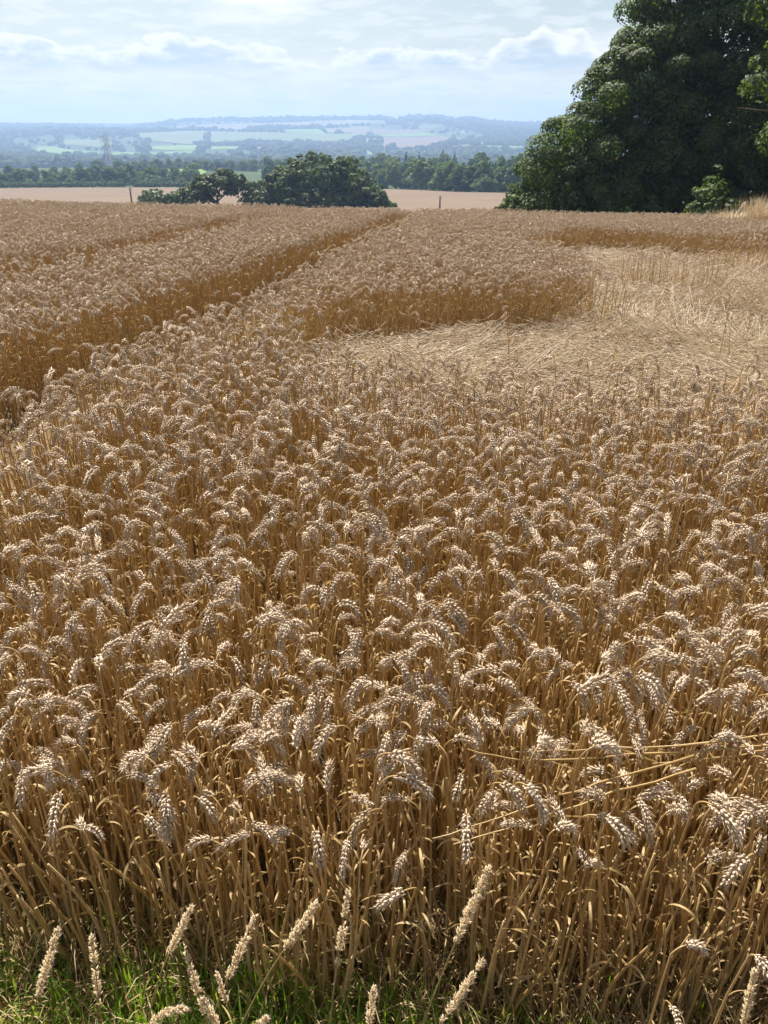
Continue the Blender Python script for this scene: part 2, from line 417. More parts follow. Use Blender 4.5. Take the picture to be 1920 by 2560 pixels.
def crown(lobes, per_m2, leaf, clump, seed, flat=0.72, low=-0.5, inner=0.25):
    """leaf-sized faces gathered in clumps over the lobes (cx,cy,cz,rx,ry,rz) of a crown"""
    r = np.random.default_rng(seed); out = []
    for cx, cy_, cz, rx, ry, rz in lobes:
        area = 4*np.pi*((rx*ry)**1.6/3+(rx*rz)**1.6/3+(ry*rz)**1.6/3)**(1/1.6)
        nc = max(6, int(area/(clump*clump*1.7)))
        d = nrm(r.normal(size=(nc*3, 3))); d = d[d[:, 2] > low][:nc]; nc = len(d)
        rad = np.array([rx, ry, rz])
        c = np.array([cx, cy_, cz])+d*rad*r.uniform(0.62, 0.98, (nc, 1))
        rc = clump*r.uniform(0.45, 0.95, nc)
        nl = int(area*per_m2/nc)
        k = r.normal(size=(nc, nl, 3)); k = nrm(k+0.85*d[:, None]+np.array([0, 0, 0.55]))
        u = r.uniform(0.15, 1, (nc, nl, 1))**0.22
        p = c[:, None]+k*rc[:, None, None]*u*np.array([1, 1, flat])
        nn = nrm(k*1.0+np.array([0, 0, 0.25])+r.normal(size=k.shape)*0.30)
        out.append((p.reshape(-1, 3), nn.reshape(-1, 3)))
        ni = int(nc*nl*inner)          # the inside of the crown, so that it is not hollow
        q = nrm(r.normal(size=(ni, 3)))*rad*(r.uniform(0.05, 1, (ni, 1))**0.4)*0.85+np.array([cx, cy_, cz])
        out.append((q, nrm(r.normal(size=(ni, 3))+np.array([0, 0, 0.4]))))
    P = np.concatenate([o[0] for o in out]); N = np.concatenate([o[1] for o in out]); n = len(P)
    t = nrm(np.cross(N, r.normal(size=(n, 3)))); b = np.cross(N, t)
    L = leaf*r.uniform(0.6, 1.25, (n, 1)); W = L*r.uniform(0.34, 0.5, (n, 1))
    V = np.stack([P-t*L*0.5, P+b*W-N*L*0.08, P+t*L*0.5-N*L*0.10, P-b*W-N*L*0.08], 1).reshape(-1, 3)
    i = np.arange(n)[:, None]*4
    return V, i+np.array([[0, 1, 2, 3]])

def branchwork(base, tips, r0, seed):
    """a tapered trunk that forks towards the lobes of the crown"""
    r = np.random.default_rng(seed); s = Soup(); base = np.array(base, float)
    tips = np.array(tips, float); mid = tips.mean(0); top = base+(mid-base)*0.95
    k = np.linspace(0, 1, 9)[:, None]
    tr = base+(top-base)*k+np.array([1, 1, 0])*r.normal(size=(9, 3))*0.03*np.linalg.norm(top-base)*k
    rad = r0*(1-0.75*k[:, 0])*(1+0.7*np.exp(-k[:, 0]*12))
    s.add(*tube(tr, rad, 9))
    for tp in tips:
        j = r.integers(2, 6); st = tr[j]; q = np.linspace(0, 1, 7)[:, None]
        bow = np.array([0, 0, 0.12])*np.linalg.norm(tp-st)*np.sin(q*np.pi)
        br = st+(tp-st)*q+bow+r.normal(size=(7, 3))*0.04*np.linalg.norm(tp-st)*q
        s.add(*tube(br, rad[j]*0.55*(1-0.8*q[:, 0]), 6))
        for _ in range(3):
            a = br[r.integers(2, 6)]; e = a+nrm(tp-st+r.normal(size=3)*np.linalg.norm(tp-st)*0.7)*np.linalg.norm(tp-st)*r.uniform(0.3, 0.6)
            s.add(*tube(np.linspace(a, e, 4), rad[j]*0.22*np.array([1, .7, .45, .2]), 5))
    return s

def tree(name, label, cat, at, lobes, leaf, per_m2, clump, mat, seed, r0, group=None, trunk=True, **kw):
    """lobes in world metres; at = foot of the tree"""
    t = thing(name, label, cat, at, 0, group); a = np.array(at)
    L = [(l[0]-a[0], l[1]-a[1], l[2]-a[2])+tuple(l[3:]) for l in lobes]
    V, F = crown(L, per_m2, leaf, clump, seed, **kw)
    obj('crown', mesh('crown', V, [F], [mat]), t)
    if trunk:
        obj('trunk', branchwork((0, 0, -0.3), [l[:3] for l in L], r0, seed).mesh('trunk', [m_bark], True), t)
    return t

def foot(x, y, d=0.0): return (x, y, hz(x, y)-d)

# the big trees at the right, their crowns hanging to the ground
SY = LEAF['sycamore']
tree('sycamore_tree', 'broad dark tree whose crown slopes down to the lower field', 'tree', foot(9.6, 38.6),
     [(7.5, 37.3, -1.3, 1.7, 1.8, 1.2), (7.6, 37.5, 0.2, 1.6, 1.7, 1.1), (8.6, 37.7, 1.5, 1.6, 1.7, 1.1), (12.4, 38.4, 1.4, 1.8, 1.6, 1.5), (9.2, 37.0, -0.4, 1.6, 1.5, 1.2), (10.0, 38.0, 2.9, 1.7, 1.8, 1.2), (11.0, 38.3, 3.9, 1.8, 1.8, 1.2), (10.0, 36.6, -0.9, 1.7, 1.5, 1.3), (10.3, 36.8, 0.9, 1.7, 1.5, 1.2), (11.7, 37.0, 2.2, 1.7, 1.6, 1.2), (11.9, 36.5, -0.2, 1.6, 1.4, 1.4)],
     0.12, 235, 1.0, SY, 11, 0.42, 'big trees along the right side of the field')
tree('sycamore_tree', 'tall dark tree rising out of the top of the picture behind the sloping one', 'tree', foot(13.6, 39.5),
     [(12.2, 38.5, 5.3, 1.9, 1.9, 1.4), (12.7, 38.8, 6.9, 2.2, 2.2, 1.6), (14.6, 38.9, 8.3, 2.8, 2.6, 2.2), (13.2, 37.2, 3.9, 1.9, 1.7, 1.4), (14.4, 37.3, 5.9, 2.0, 1.8, 1.5), (13.4, 36.7, 1.6, 1.8, 1.5, 1.4), (13.6, 36.5, -0.5, 1.8, 1.5, 1.5), (15.2, 37.0, 3.2, 1.9, 1.6, 1.5)],
     0.12, 225, 1.05, SY, 12, 0.5, 'big trees along the right side of the field')
tree('sycamore_tree', 'dark tree with a shaded trunk between the tall tree and the right edge', 'tree', foot(17.6, 38.0),
     [(16.2, 36.8, 1.6, 2.5, 2.0, 2.0), (17.8, 37.4, 5.2, 3.0, 2.4, 2.6), (16.8, 37.6, 7.3, 2.6, 2.2, 2.2), (17.4, 38.0, 9.0, 3.4, 2.8, 2.8), (19.6, 36.8, 2.4, 2.6, 2.2, 2.4), (21.0, 37.5, 6.0, 3.0, 2.6, 3.0)],
     0.13, 190, 0.9, SY, 13, 0.5, 'big trees along the right side of the field')
tree('sycamore_tree', 'nearest tree at the right edge with bright leafy sprays hanging into view', 'tree', foot(15.6, 28.6),
     [(13.4, 27.4, 5.4, 2.3, 2.0, 1.5), (13.4, 27.3, 3.3, 1.9, 1.7, 1.0), (14.1, 27.4, 1.4, 1.8, 1.6, 0.8), (15.2, 28.2, 6.6, 2.6, 2.4, 2.0), (16.2, 28.4, 3.2, 2.4, 2.2, 2.0), (14.7, 28.0, 4.5, 1.6, 1.5, 1.2), (14.9, 28.0, 2.3, 1.4, 1.4, 1.1)],
     0.13, 190, 0.75, SY, 14, 0.34, 'big trees along the right side of the field')
def bush(label, x, y, h, w, leaf, per, clump, mat, seed, group=None, name='bush'):
    b = foot(x, y); r = np.random.default_rng(seed)
    L = [(x+r.uniform(-.3, .3)*w, y+r.uniform(-.3, .3)*w, b[2]+h*k, w*q, w*q, h*0.42) for k, q in ((0.3, 0.5), (0.42, 0.4), (0.62, 0.3))]
    return tree(name, label, 'bush', b, L, leaf, per, clump, mat, seed, 0.05, group, low=-0.8)
tree('sycamore_tree', 'deep shaded tree filling the gap under the nearest tree at the right edge', 'tree', foot(19.8, 36.0),
     [(18.5, 35.5, -0.4, 2.4, 1.8, 1.9), (20.6, 35.5, 0.6, 2.4, 1.8, 2.4), (22.5, 36, 1.5, 2.6, 2.0, 3.0), (16.2, 36.2, -0.8, 1.8, 1.5, 1.2), (21.0, 37, 3.8, 2.8, 2.0, 2.2)],
     0.15, 120, 0.9, SY, 15, 0.4, 'big trees along the right side of the field')
tree('sycamore_tree', 'tree at the back of the big trees, closing the view under the tall one', 'tree', foot(14.8, 43.0),
     [(13.0, 43, -0.8, 2.6, 1.8, 1.9), (15.6, 43, 0.2, 3.0, 1.8, 2.6), (18.4, 43, 0.6, 3.0, 1.8, 3.0), (21.5, 43, 1.5, 3.0, 1.8, 3.6), (25, 43, 2.0, 3.4, 1.8, 4.2), (14.0, 43, 4.0, 3.0, 2.0, 2.6)],
     0.2, 90, 1.0, SY, 16, 0.4, 'big trees along the right side of the field')
bush('rounded green bush at the foot of the sloping tree, left of its crown', 5.75, 36.2, 2.0, 1.5, 0.13, 170, 0.35, LEAF['oak'], 21)
bush('sunlit bush growing out of the shade beside the dry grass at the right edge', 12.7, 31.5, 2.3, 1.5, 0.15, 120, 0.35, LEAF['sycamore'], 22)
bush('bush half lost in the shade beneath the middle of the big trees', 15.2, 35.4, 2.1, 1.7, 0.15, 110, 0.4, LEAF['sycamore'], 23)
bush('low bush in the shade under the tall tree', 11.4, 35.6, 2.0, 1.6, 0.15, 110, 0.4, LEAF['sycamore'], 24)
bush('leafy bush under the crown of the sloping tree', 8.4, 36.0, 2.2, 1.7, 0.15, 120, 0.4, LEAF['sycamore'], 25)
bush('dark bush under the nearest tree at the right edge', 17.2, 33.2, 2.4, 2.0, 0.15, 110, 0.4, LEAF['sycamore'], 26)
bush('tiny round bush standing alone in the lower field by the big trees', 8.8, 61.5, 1.7, 1.4, 0.2, 90, 0.4, LEAF['oak'], 27)

# the oaks half hidden behind the crest
OK = LEAF['oak']
tree('oak_tree', 'spreading oak with forked trunk showing, left of the great domed oak', 'tree', foot(-29, 150),
     [(-35.5, 150, -9.3, 4.0, 4, 1.7), (-30.5, 150, -7.2, 4.2, 4, 2.2), (-28.2, 150, -5.9, 3.0, 3.4, 1.6), (-25.5, 150, -7.7, 2.8, 3, 1.9), (-33, 149, -8.0, 2.8, 3, 1.5), (-38.0, 150, -9.9, 2.0, 2.4, 1.0)],
     0.5, 19, 1.1, OK, 31, 0.5, inner=0.1, low=-0.3)
tree('oak_tree', 'great domed dark oak in the middle distance', 'tree', foot(-11.5, 152),
     [(-11.5, 152, -6.2, 8.5, 6, 4.6), (-17.5, 150, -7.6, 5.0, 5, 3.2), (-21.2, 149, -9.0, 3.2, 4, 2.2), (-5.0, 150, -7.8, 4.6, 5, 3.2), (-2.0, 149, -9.6, 2.8, 4, 2.2), (-12, 147.5, -9.8, 9, 4, 2.4), (-12, 147, -11.2, 10.5, 3, 1.0)],
     0.52, 17, 1.25, OK, 32, 0.8)
tree('hawthorn_tree', 'smaller green tree against the right flank of the great oak', 'tree', foot(0.0, 147),
     [(-0.9, 147, -9.2, 1.9, 2.2, 1.6), (0.4, 147, -10.4, 1.7, 2, 1.2)], 0.42, 24, 0.8, OK, 33, 0.2)
tree('hawthorn_tree', 'small tree filling the gap between the spreading oak and the great oak', 'tree', foot(-23.2, 148),
     [(-23.4, 148, -9.6, 2.2, 2.2, 1.8), (-22.4, 147.6, -10.4, 2.2, 2, 1.4)], 0.42, 24, 0.8, OK, 34, 0.2)
tree('willow_bush', 'pale bluish green rounded bush alone in front of the lower field', 'bush', foot(-41.6, 150),
     [(-41.6, 150, -9.0, 2.5, 2.4, 1.5), (-43.0, 150, -9.7, 1.5, 2, 1.2), (-40.2, 150, -9.6, 1.5, 2, 1.2)], 0.42, 26, 0.7, LEAF['pale'], 35, 0.12)

# woodland beyond the lower field: six shapes, every tree its own object
def wood_kind(seed, h, w):
    r = np.random.default_rng(seed); L = []
    for k in range(5):
        z = h*(0.20+0.15*k); q = w*(0.66-0.09*k)
        L.append((r.uniform(-.25, .25)*w, r.uniform(-.25, .25)*w, z, q*r.uniform(.75, 1.1), q*r.uniform(.75, 1.1), h*0.22))
    V, F = crown(L, 5.5, 0.85, 1.35, seed, low=-0.6)
    return mesh('crown', V, [F], [LEAF['wood']]), branchwork((0, 0, -0.5), [l[:3] for l in L], 0.28, seed).mesh('trunk', [m_bark], True)
KINDS_W = [wood_kind(100+k, 10.0, [7, 8, 6, 9, 7.5, 6.5][k]) for k in range(6)]
def wood_tree(name, label, x, y, h, k, group, rz, wid=1.0, cat='tree'):
    t = thing(name, label, cat, foot(x, y), rz, group); s = h/10.0; t.scale = (s*wid, s*wid, s)
    obj('crown', KINDS_W[k][0], t); obj('trunk', KINDS_W[k][1], t); return t
def pol(a, r): return r*math.sin(RAD(a)), r*math.cos(RAD(a))
rr = random.Random(5)
def belt(n, a0, a1, r0, r1, h0, h1, label, group, name='woodland_tree', cat='tree', wid=1.0, hfun=None):
    for i in range(n):
        a = a0+(a1-a0)*(i+rr.uniform(0.1, 0.9))/n; k = rr.random(); x, y = pol(a, (r0(a) if callable(r0) else r0)+k*r1)
        h = rr.uniform(h0, h1)*rr.choice((0.8, 0.92, 1.0, 1.0, 1.12))
        size = 'low ' if h < h0*0.95 else 'tall ' if h > h1*0.98 else ''
        if a < -8: spot = 'at the left edge' if a < -21.5 else 'left of the pylon' if a < -19.4 else 'behind the pylon' if a < -18.2 else 'right of the pylon' if a < -15.5 else 'behind the spreading oak' if a < -11 else 'left of the great oak'
        else: spot = 'behind the great oak' if a < -1 else 'just right of the great oak' if a < 1.2 else 'left of the right pole' if a < 3.2 else 'behind the right pole' if a < 4.8 else 'right of the pole' if a < 6.8 else 'beside the big trees'
        wood_tree(name, size+label+', '+spot, x, y, h, rr.randrange(6), group, rr.uniform(0, 6.28), wid*rr.uniform(0.85, 1.2), cat)
rfar = lambda a: float(np.interp(a, [-40, -26, -8, 0.5, 5, 9, 34], [478, 433, 370, 352, 298, 290, 280]))
belt(40, -27.5, -12.5, lambda a: rfar(a)+12, 60, 6.2, 8.6, 'bushy tree in the low wood beyond the hedge', 'trees of the low wood left of the oaks', wid=1.15)
belt(22, -27.5, -13, lambda a: rfar(a)+5, 6, 3.0, 4.6, 'rounded bush between hedge and wood', 'bushes along the foot of the left wood', 'bush', 'bush', 1.3)
belt(30, -16.5, -6.0, 640, 70, 6.5, 8.5, 'hazy tree in the long belt beyond the green field', 'trees of the belt behind the great oak', wid=1.2)
belt(30, -7.0, 11.5, lambda a: rfar(a)+3, 16, 8.0, 10.5, 'leafy tree on the front edge of the wood', 'front trees of the wood right of the great oak', wid=1.05)
belt(30, -8.0, 11.5, lambda a: rfar(a)+38, 40, 9.5, 12.0, 'tree in the middle of the wood', 'middle trees of the wood right of the great oak', wid=1.0)
belt(28, -8.0, 11.5, lambda a: rfar(a)+120, 70, 9.5, 12.5, 'hazy tree along the back of the wood', 'back trees of the wood right of the great oak', wid=0.95)
belt(14, -27.5, -15.0, 545, 70, 6.5, 8.0, 'hazy tree behind the left wood', 'back trees of the left wood', wid=1.2)
for a, r, h, lb in ((-18.75, 660, 8.5, 'dark rounded tree just right of the lattice pylon'), (-17.4, 665, 8.0, 'wide dark tree, second to the right of the pylon'), (-13.9, 545, 5.5, 'lone dark tree in front of the small green field')):
    x, y = pol(a, r); wood_tree('woodland_tree', lb, x, y, h, 3, None, 1.0, 1.35)
x, y = pol(-0.15, 545); wood_tree('beech_tree', 'dark dome shaped tree left of the four conifers', x, y, 13.5, 3, None, 0.4, 0.95)
x, y = pol(6.9, 292); wood_tree('willow_bush', 'pale rounded willow at the edge of the lower field', x, y, 5.6, 1, None, 0.4, 1.3, 'bush')
def conifer(label, x, y, h, w, seed, blunt):
    L = []
    for k in range(9):
        q = k/8; L.append((0, 0, h*(0.10+0.84*q), w*(1-0.85*q**(2.2 if blunt else 1.0)), w*(1-0.85*q**(2.2 if blunt else 1.0)), h*0.075))
    t = thing('conifer_tree', label, 'tree', foot(x, y), 0, 'conifers rising above the wood')
    V, F = crown(L, 6, 0.7, 0.7, seed, low=-0.9); obj('crown', mesh('crown', V, [F], [LEAF['conifer']]), t)
    obj('trunk', mesh('trunk', *tube(np.linspace((0, 0, -0.5), (0, 0, h*0.97), 6), np.linspace(0.45, 0.05, 6), 7), [m_bark], None, True), t)
conifer('pointed conifer, first of four above the wood from the great oak', 14.5, 560, 15.2, 2.5, 41, False)
conifer('slim dark conifer, second of four above the wood from the great oak', 23.2, 560, 14.2, 1.8, 42, True)
conifer('tallest conifer with bumpy sides, third of four from the great oak', 38.7, 560, 15.8, 2.2, 43, True)
conifer('narrow upright conifer nearest the big trees, last of the four', 46.7, 560, 14.4, 1.75, 44, True)

# hedge along the far edge of the lower field
def hedge(label, a0, a1, dr, h):
    n = 9; A = np.linspace(a0, a1, n); pts = [pol(a, rfar(a)+dr) for a in A]
    o = foot(*pts[n//2]); t = thing('hedge', label, 'hedge', o)
    L = []
    for k in range(n-1):
        for f in np.linspace(0, 1, 5)[:-1]:
            x = pts[k][0]+(pts[k+1][0]-pts[k][0])*f; y = pts[k][1]+(pts[k+1][1]-pts[k][1])*f
            L.append((x-o[0], y-o[1], hz(x, y)-o[2]+h*0.5, 2.2, 1.4, h*0.55))
    V, F = crown(L, 5, 0.6, 0.7, int(a0*-7)+3, low=-0.6); obj('foliage', mesh('foliage', V, [F], [LEAF['oak']]), t)
hedge('dark trimmed hedge along the far edge of the lower field, left stretch', -25.5, -17.2, 2, 2.3)
hedge('dark trimmed hedge behind the left post, right stretch up to the oaks', -16.4, -9.0, 2, 2.2)

# the far wooded hills: one mass of tree tops
def blob(seed):
    bm = bmesh.new(); bmesh.ops.create_icosphere(bm, subdivisions=2, radius=1.0)
    r = random.Random(seed)
    for v in bm.verts:
        v.co *= r.uniform(0.78, 1.15); v.co.z = v.co.z*0.9+0.55
    me = bpy.data.meshes.new('tree_top'); bm.to_mesh(me); bm.free()
    me.materials.append(m_far_wood); return me
m_far_wood, g = new_mat('far_tree_tops')
oi = g.node('ShaderNodeObjectInfo')
finish(g, principled(g, g.ramp(oi.outputs['Random'], [(0.0, (0.028, 0.045, 0.018)), (1.0, (0.06, 0.085, 0.035))]), 0.9, 0.1))
def far_woods():
    r = np.random.default_rng(77); n = 26000
    a = r.uniform(-34, 34, n); R = np.interp(r.random(n), [0, 0.25, 0.5, 0.75, 1.0], [1250, 1850, 2500, 3350, 4280])
    na = 1500; a = np.concatenate([a, np.linspace(-34, 34, na)+r.uniform(-.02, .02, na)]); R = np.concatenate([R, r.uniform(4180, 4330, na)])
    x = R*np.sin(np.radians(a)); y = R*np.cos(np.radians(a))
    keep = np.ones(len(x), bool)
    for t, poly in FIELDS:
        P = np.array(poly, float); ins = np.zeros(len(x), bool); j = len(P)-1
        for i in range(len(P)):
            with np.errstate(divide='ignore', invalid='ignore'):
                c = ((P[i, 1] > y) != (P[j, 1] > y)) & (x < (P[j, 0]-P[i, 0])*(y-P[i, 1])/(P[j, 1]-P[i, 1])+P[i, 0])
            ins ^= c; j = i
        # what stands just in front of a field would hide it: thin that out too
        keep &= ~ins
        for dr in (40, 90):
            xi = x*(1+dr/np.hypot(x, y)); yi = y*(1+dr/np.hypot(x, y)); ins = np.zeros(len(x), bool); j = len(P)-1
            for i in range(len(P)):
                with np.errstate(divide='ignore', invalid='ignore'):
                    c = ((P[i, 1] > yi) != (P[j, 1] > yi)) & (xi < (P[j, 0]-P[i, 0])*(yi-P[i, 1])/(P[j, 1]-P[i, 1])+P[i, 0])
                ins ^= c; j = i
            keep &= ~(ins & (r.random(len(x)) < 0.75))
    # open pasture between the woods, in patches
    patch = np.sin(x/170+1.3*np.sin(y/400))+np.sin(y/230+x/420)
    keep &= ~((patch > 0.75) & (R < 4100) & (r.random(len(x)) < 0.85))
    x = x[keep]; y = y[keep]; n = len(x)
    s = r.uniform(4.5, 9.5, n)*np.where(r.random(n) < 0.12, 1.4, 1.0)
    P = np.stack([x, y, height(x, y)], 1); rot = np.zeros((n, 3)); rot[:, 2] = r.uniform(0, 6.28, n)
    scatter('far_woods', P, rot, s, r.integers(0, 5, n), [blob(k) for k in range(5)])
far_woods()

# ---------------------------------------------------------------- poles, pylon and masts
m_pole, g = new_mat('weathered_wood')
finish(g, principled(g, g.ramp(g.noise(g.node('ShaderNodeTexCoord').outputs['Object'], 7.0, 4.0), [(0.3, (0.06, 0.05, 0.04)), (0.7, (0.13, 0.11, 0.09))]), 0.9, 0.1))
m_steel, g = new_mat('galvanised_steel'); finish(g, principled(g, (0.20, 0.20, 0.21), 0.6, 0.3, None, 0.3))
m_white, g = new_mat('porcelain'); finish(g, principled(g, (0.45, 0.40, 0.36), 0.3, 0.5))
def post(label, x, y, top):
    b = foot(x, y, 0.3); h = top-b[2]; t = thing('wooden_pole', label, 'pole', b, 0, 'poles in the lower field')
    obj('shaft', mesh('shaft', *tube([(0, 0, 0), (0.01, 0, h*0.5), (0.0, 0, h)], [0.11, 0.10, 0.085], 9), [m_pole], None, True), t)
    obj('cap', mesh('cap', *tube([(0, 0, h), (0, 0, h+0.06), (0, 0, h+0.1)], [0.11, 0.11, 0.05], 9), [m_steel]), t)
    s = Soup(); s.add(*tube([(0.1, 0, h-0.25), (0.22, 0, h-0.25), (0.24, 0, h-0.05)], [0.02, 0.02, 0.02], 5)); s.add(*tube([(0.24, 0, h-0.08), (0.24, 0, h+0.0), (0.24, 0, h+0.05)], [0.045, 0.06, 0.03], 7), 1)
    obj('insulator', s.mesh('insulator', [m_steel, m_white]), t)
post('slim dark pole standing left of the pale bush', -33.5, 110, -4.95)
post('slim dark pole standing between the great oak and the big trees', 7.42, 110, -5.95)

def pylon():
    x, y = -292.5, 900; b = foot(x, y, 0.5); h = 1.0-b[2]
    t = thing('lattice_pylon', 'grey lattice electricity pylon rising from the left wood', 'pylon', b, RAD(62))
    prof = lambda z: np.interp(z, [0, 0.35*h, 0.62*h, 0.9*h, h], [4.2, 2.6, 1.7, 1.3, 0.15])
    zs = np.array([0, .1, .2, .3, .38, .46, .54, .62, .69, .76, .83, .9, 1.0])*h
    for sx, sy in ((1, 1), (1, -1), (-1, -1), (-1, 1)):
        P = [(sx*prof(z), sy*prof(z), z) for z in zs]
        obj('leg', mesh('leg', *tube(P, np.linspace(0.34, 0.2, len(P)), 5), [m_steel]), t)
    s = Soup(); cs = [(1, 1), (1, -1), (-1, -1), (-1, 1)]
    for z0, z1 in zip(zs[:-2], zs[1:-1]):
        for k in range(4):
            a, c2 = cs[k], cs[(k+1) % 4]; p0, p1 = prof(z0), prof(z1)
            s.add(*tube([(a[0]*p0, a[1]*p0, z0), (c2[0]*p1, c2[1]*p1, z1)], [.13, .13], 4)); s.add(*tube([(c2[0]*p0, c2[1]*p0, z0), (a[0]*p1, a[1]*p1, z1)], [.13, .13], 4))
            s.add(*tube([(a[0]*p1, a[1]*p1, z1), (c2[0]*p1, c2[1]*p1, z1)], [.13, .13], 4))
    tag(obj('bracing', s.mesh('bracing', [m_steel]), t), kind='stuff')
    for zf, w in ((0.62, 6.2), (0.76, 7.4), (0.89, 5.6)):
        s = Soup(); z = zf*h; p = prof(z)
        for sx in (-1, 1):
            for sy in (-1, 1):
                s.add(*tube([(sx*p, sy*p, z), (sx*w, 0, z+0.5)], [.16, .12], 4)); s.add(*tube([(sx*p, sy*p, z+2.2), (sx*w, 0, z+0.5)], [.14, .1], 4))
        arm = obj('crossarm', s.mesh('crossarm', [m_steel]), t)
        for sx in (-1, 1):
            obj('insulator', mesh('insulator', *tube([(sx*w, 0, z+0.4), (sx*w, 0, z-1.2), (sx*w, 0, z-2.6)], [.16, .2, .14], 6), [m_white]), arm)
pylon()
for a, r, h, lb in ((-9.55, 4260, 46, 'thin mast on the skyline above the fields left of the great oak'), (3.12, 4260, 40, 'left one of the two thin masts on the right-hand ridge'), (3.88, 4260, 38, 'right one of the two thin masts on the right-hand ridge')):
    x, y = pol(a, r); t = thing('radio_mast', lb, 'mast', foot(x, y, 1), 0, 'masts on the skyline')
    obj('shaft', mesh('shaft', *tube([(0, 0, 0), (0, 0, h*0.6), (0, 0, h)], [1.1, 0.9, 0.55], 6), [m_steel]), t)
    s = Soup()
    for k in range(3): s.add(*tube([(0, 0, h*0.8), (math.cos(k*2.1)*h*0.3, math.sin(k*2.1)*h*0.3, 0)], [.08, .08], 4))
    obj('guy_wires', s.mesh('guy_wires', [m_steel]), t)

# ---------------------------------------------------------------- wheat
def straw_mat(name, stops, trans, tcol, rough, spec):
    m, g = new_mat(name)
    oi = g.node('ShaderNodeObjectInfo'); geo = g.node('ShaderNodeNewGeometry')
    k = g.m('ADD', g.m('MULTIPLY', oi.outputs['Random'], 0.65), g.m('MULTIPLY', geo.outputs['Random Per Island'], 0.35))
    col = g.ramp(k, stops)
    nz = g.noise(g.node('ShaderNodeTexCoord').outputs['Object'], 90.0, 2.0)
    col = g.mix(g.sm(nz, 0.35, 0.7, 0.0, 0.35), col, g.mix(1.0, col, (0.62, 0.55, 0.5), 'MULTIPLY'))
    p = principled(g, col, rough, spec)
    t = g.node('ShaderNodeBsdfTranslucent'); g.l.new(g.mix(1.0, col, tcol, 'MULTIPLY'), t.inputs[0])
    mx = g.node('ShaderNodeMixShader'); mx.inputs[0].default_value = trans
    g.l.new(p, mx.inputs[1]); g.l.new(t.outputs[0], mx.inputs[2]); finish(g, mx.outputs[0]); return m
m_ear = straw_mat('wheat_ear', [(0.0, (0.42, 0.32, 0.20)), (0.3, (0.58, 0.45, 0.32)), (0.75, (0.72, 0.585, 0.44)), (1.0, (0.54, 0.39, 0.23))], 0.14, (1.1, 1.0, 0.8), 0.32, 0.7)
m_stem = straw_mat('wheat_stem', [(0.0, (0.42, 0.275, 0.110)), (0.5, (0.54, 0.37, 0.155)), (0.85, (0.60, 0.45, 0.24)), (1.0, (0.40, 0.305, 0.14))], 0.24, (1.14, 0.98, 0.70), 0.35, 0.5)
m_leaf = straw_mat('wheat_leaf', [(0.0, (0.48, 0.33, 0.14)), (0.5, (0.58, 0.43, 0.22)), (1.0, (0.42, 0.28, 0.12))], 0.38, (1.06, 1.0, 0.8), 0.5, 0.35)
m_bleached = straw_mat('bleached_straw', [(0.0, (0.46, 0.37, 0.24)), (0.4, (0.62, 0.51, 0.36)), (1.0, (0.72, 0.62, 0.47))], 0.2, (1.1, 1.0, 0.8), 0.4, 0.5)

def spikes(base, d, up, L, R, n=5, awn=0.0, awn_dir=None):
    """many spindle shaped grains at once: base, direction, length, radius"""
    k = len(base); L = np.broadcast_to(L, (k,))[:, None]; R = np.broadcast_to(R, (k,))[:, None]
    a = nrm(np.cross(d, up)); b = np.cross(d, a)
    V = [base]
    for j in range(n):
        an = 2*np.pi*j/n; V.append(base+d*L*0.42+(a*math.cos(an)+b*math.sin(an)*0.75)*R)
    V.append(base+d*L); V = np.stack(V, 1).reshape(-1, 3)
    i = np.arange(k)[:, None]*(n+2); F = []
    for j in range(n):
        F.append(np.stack([i[:, 0], i[:, 0]+1+(j+1) % n, i[:, 0]+1+j], 1)); F.append(np.stack([i[:, 0]+n+1, i[:, 0]+1+j, i[:, 0]+1+(j+1) % n], 1))
    return V, np.concatenate(F)

def needles(base, d, L, w, r):
    k = len(base); a = nrm(np.cross(d, r.normal(size=(k, 3)))); L = np.broadcast_to(L, (k,))[:, None]
    V = np.stack([base-a*w, base+a*w, base+d*L], 1).reshape(-1, 3)
    return V, np.arange(k)[:, None]*3+np.array([[0, 1, 2]])

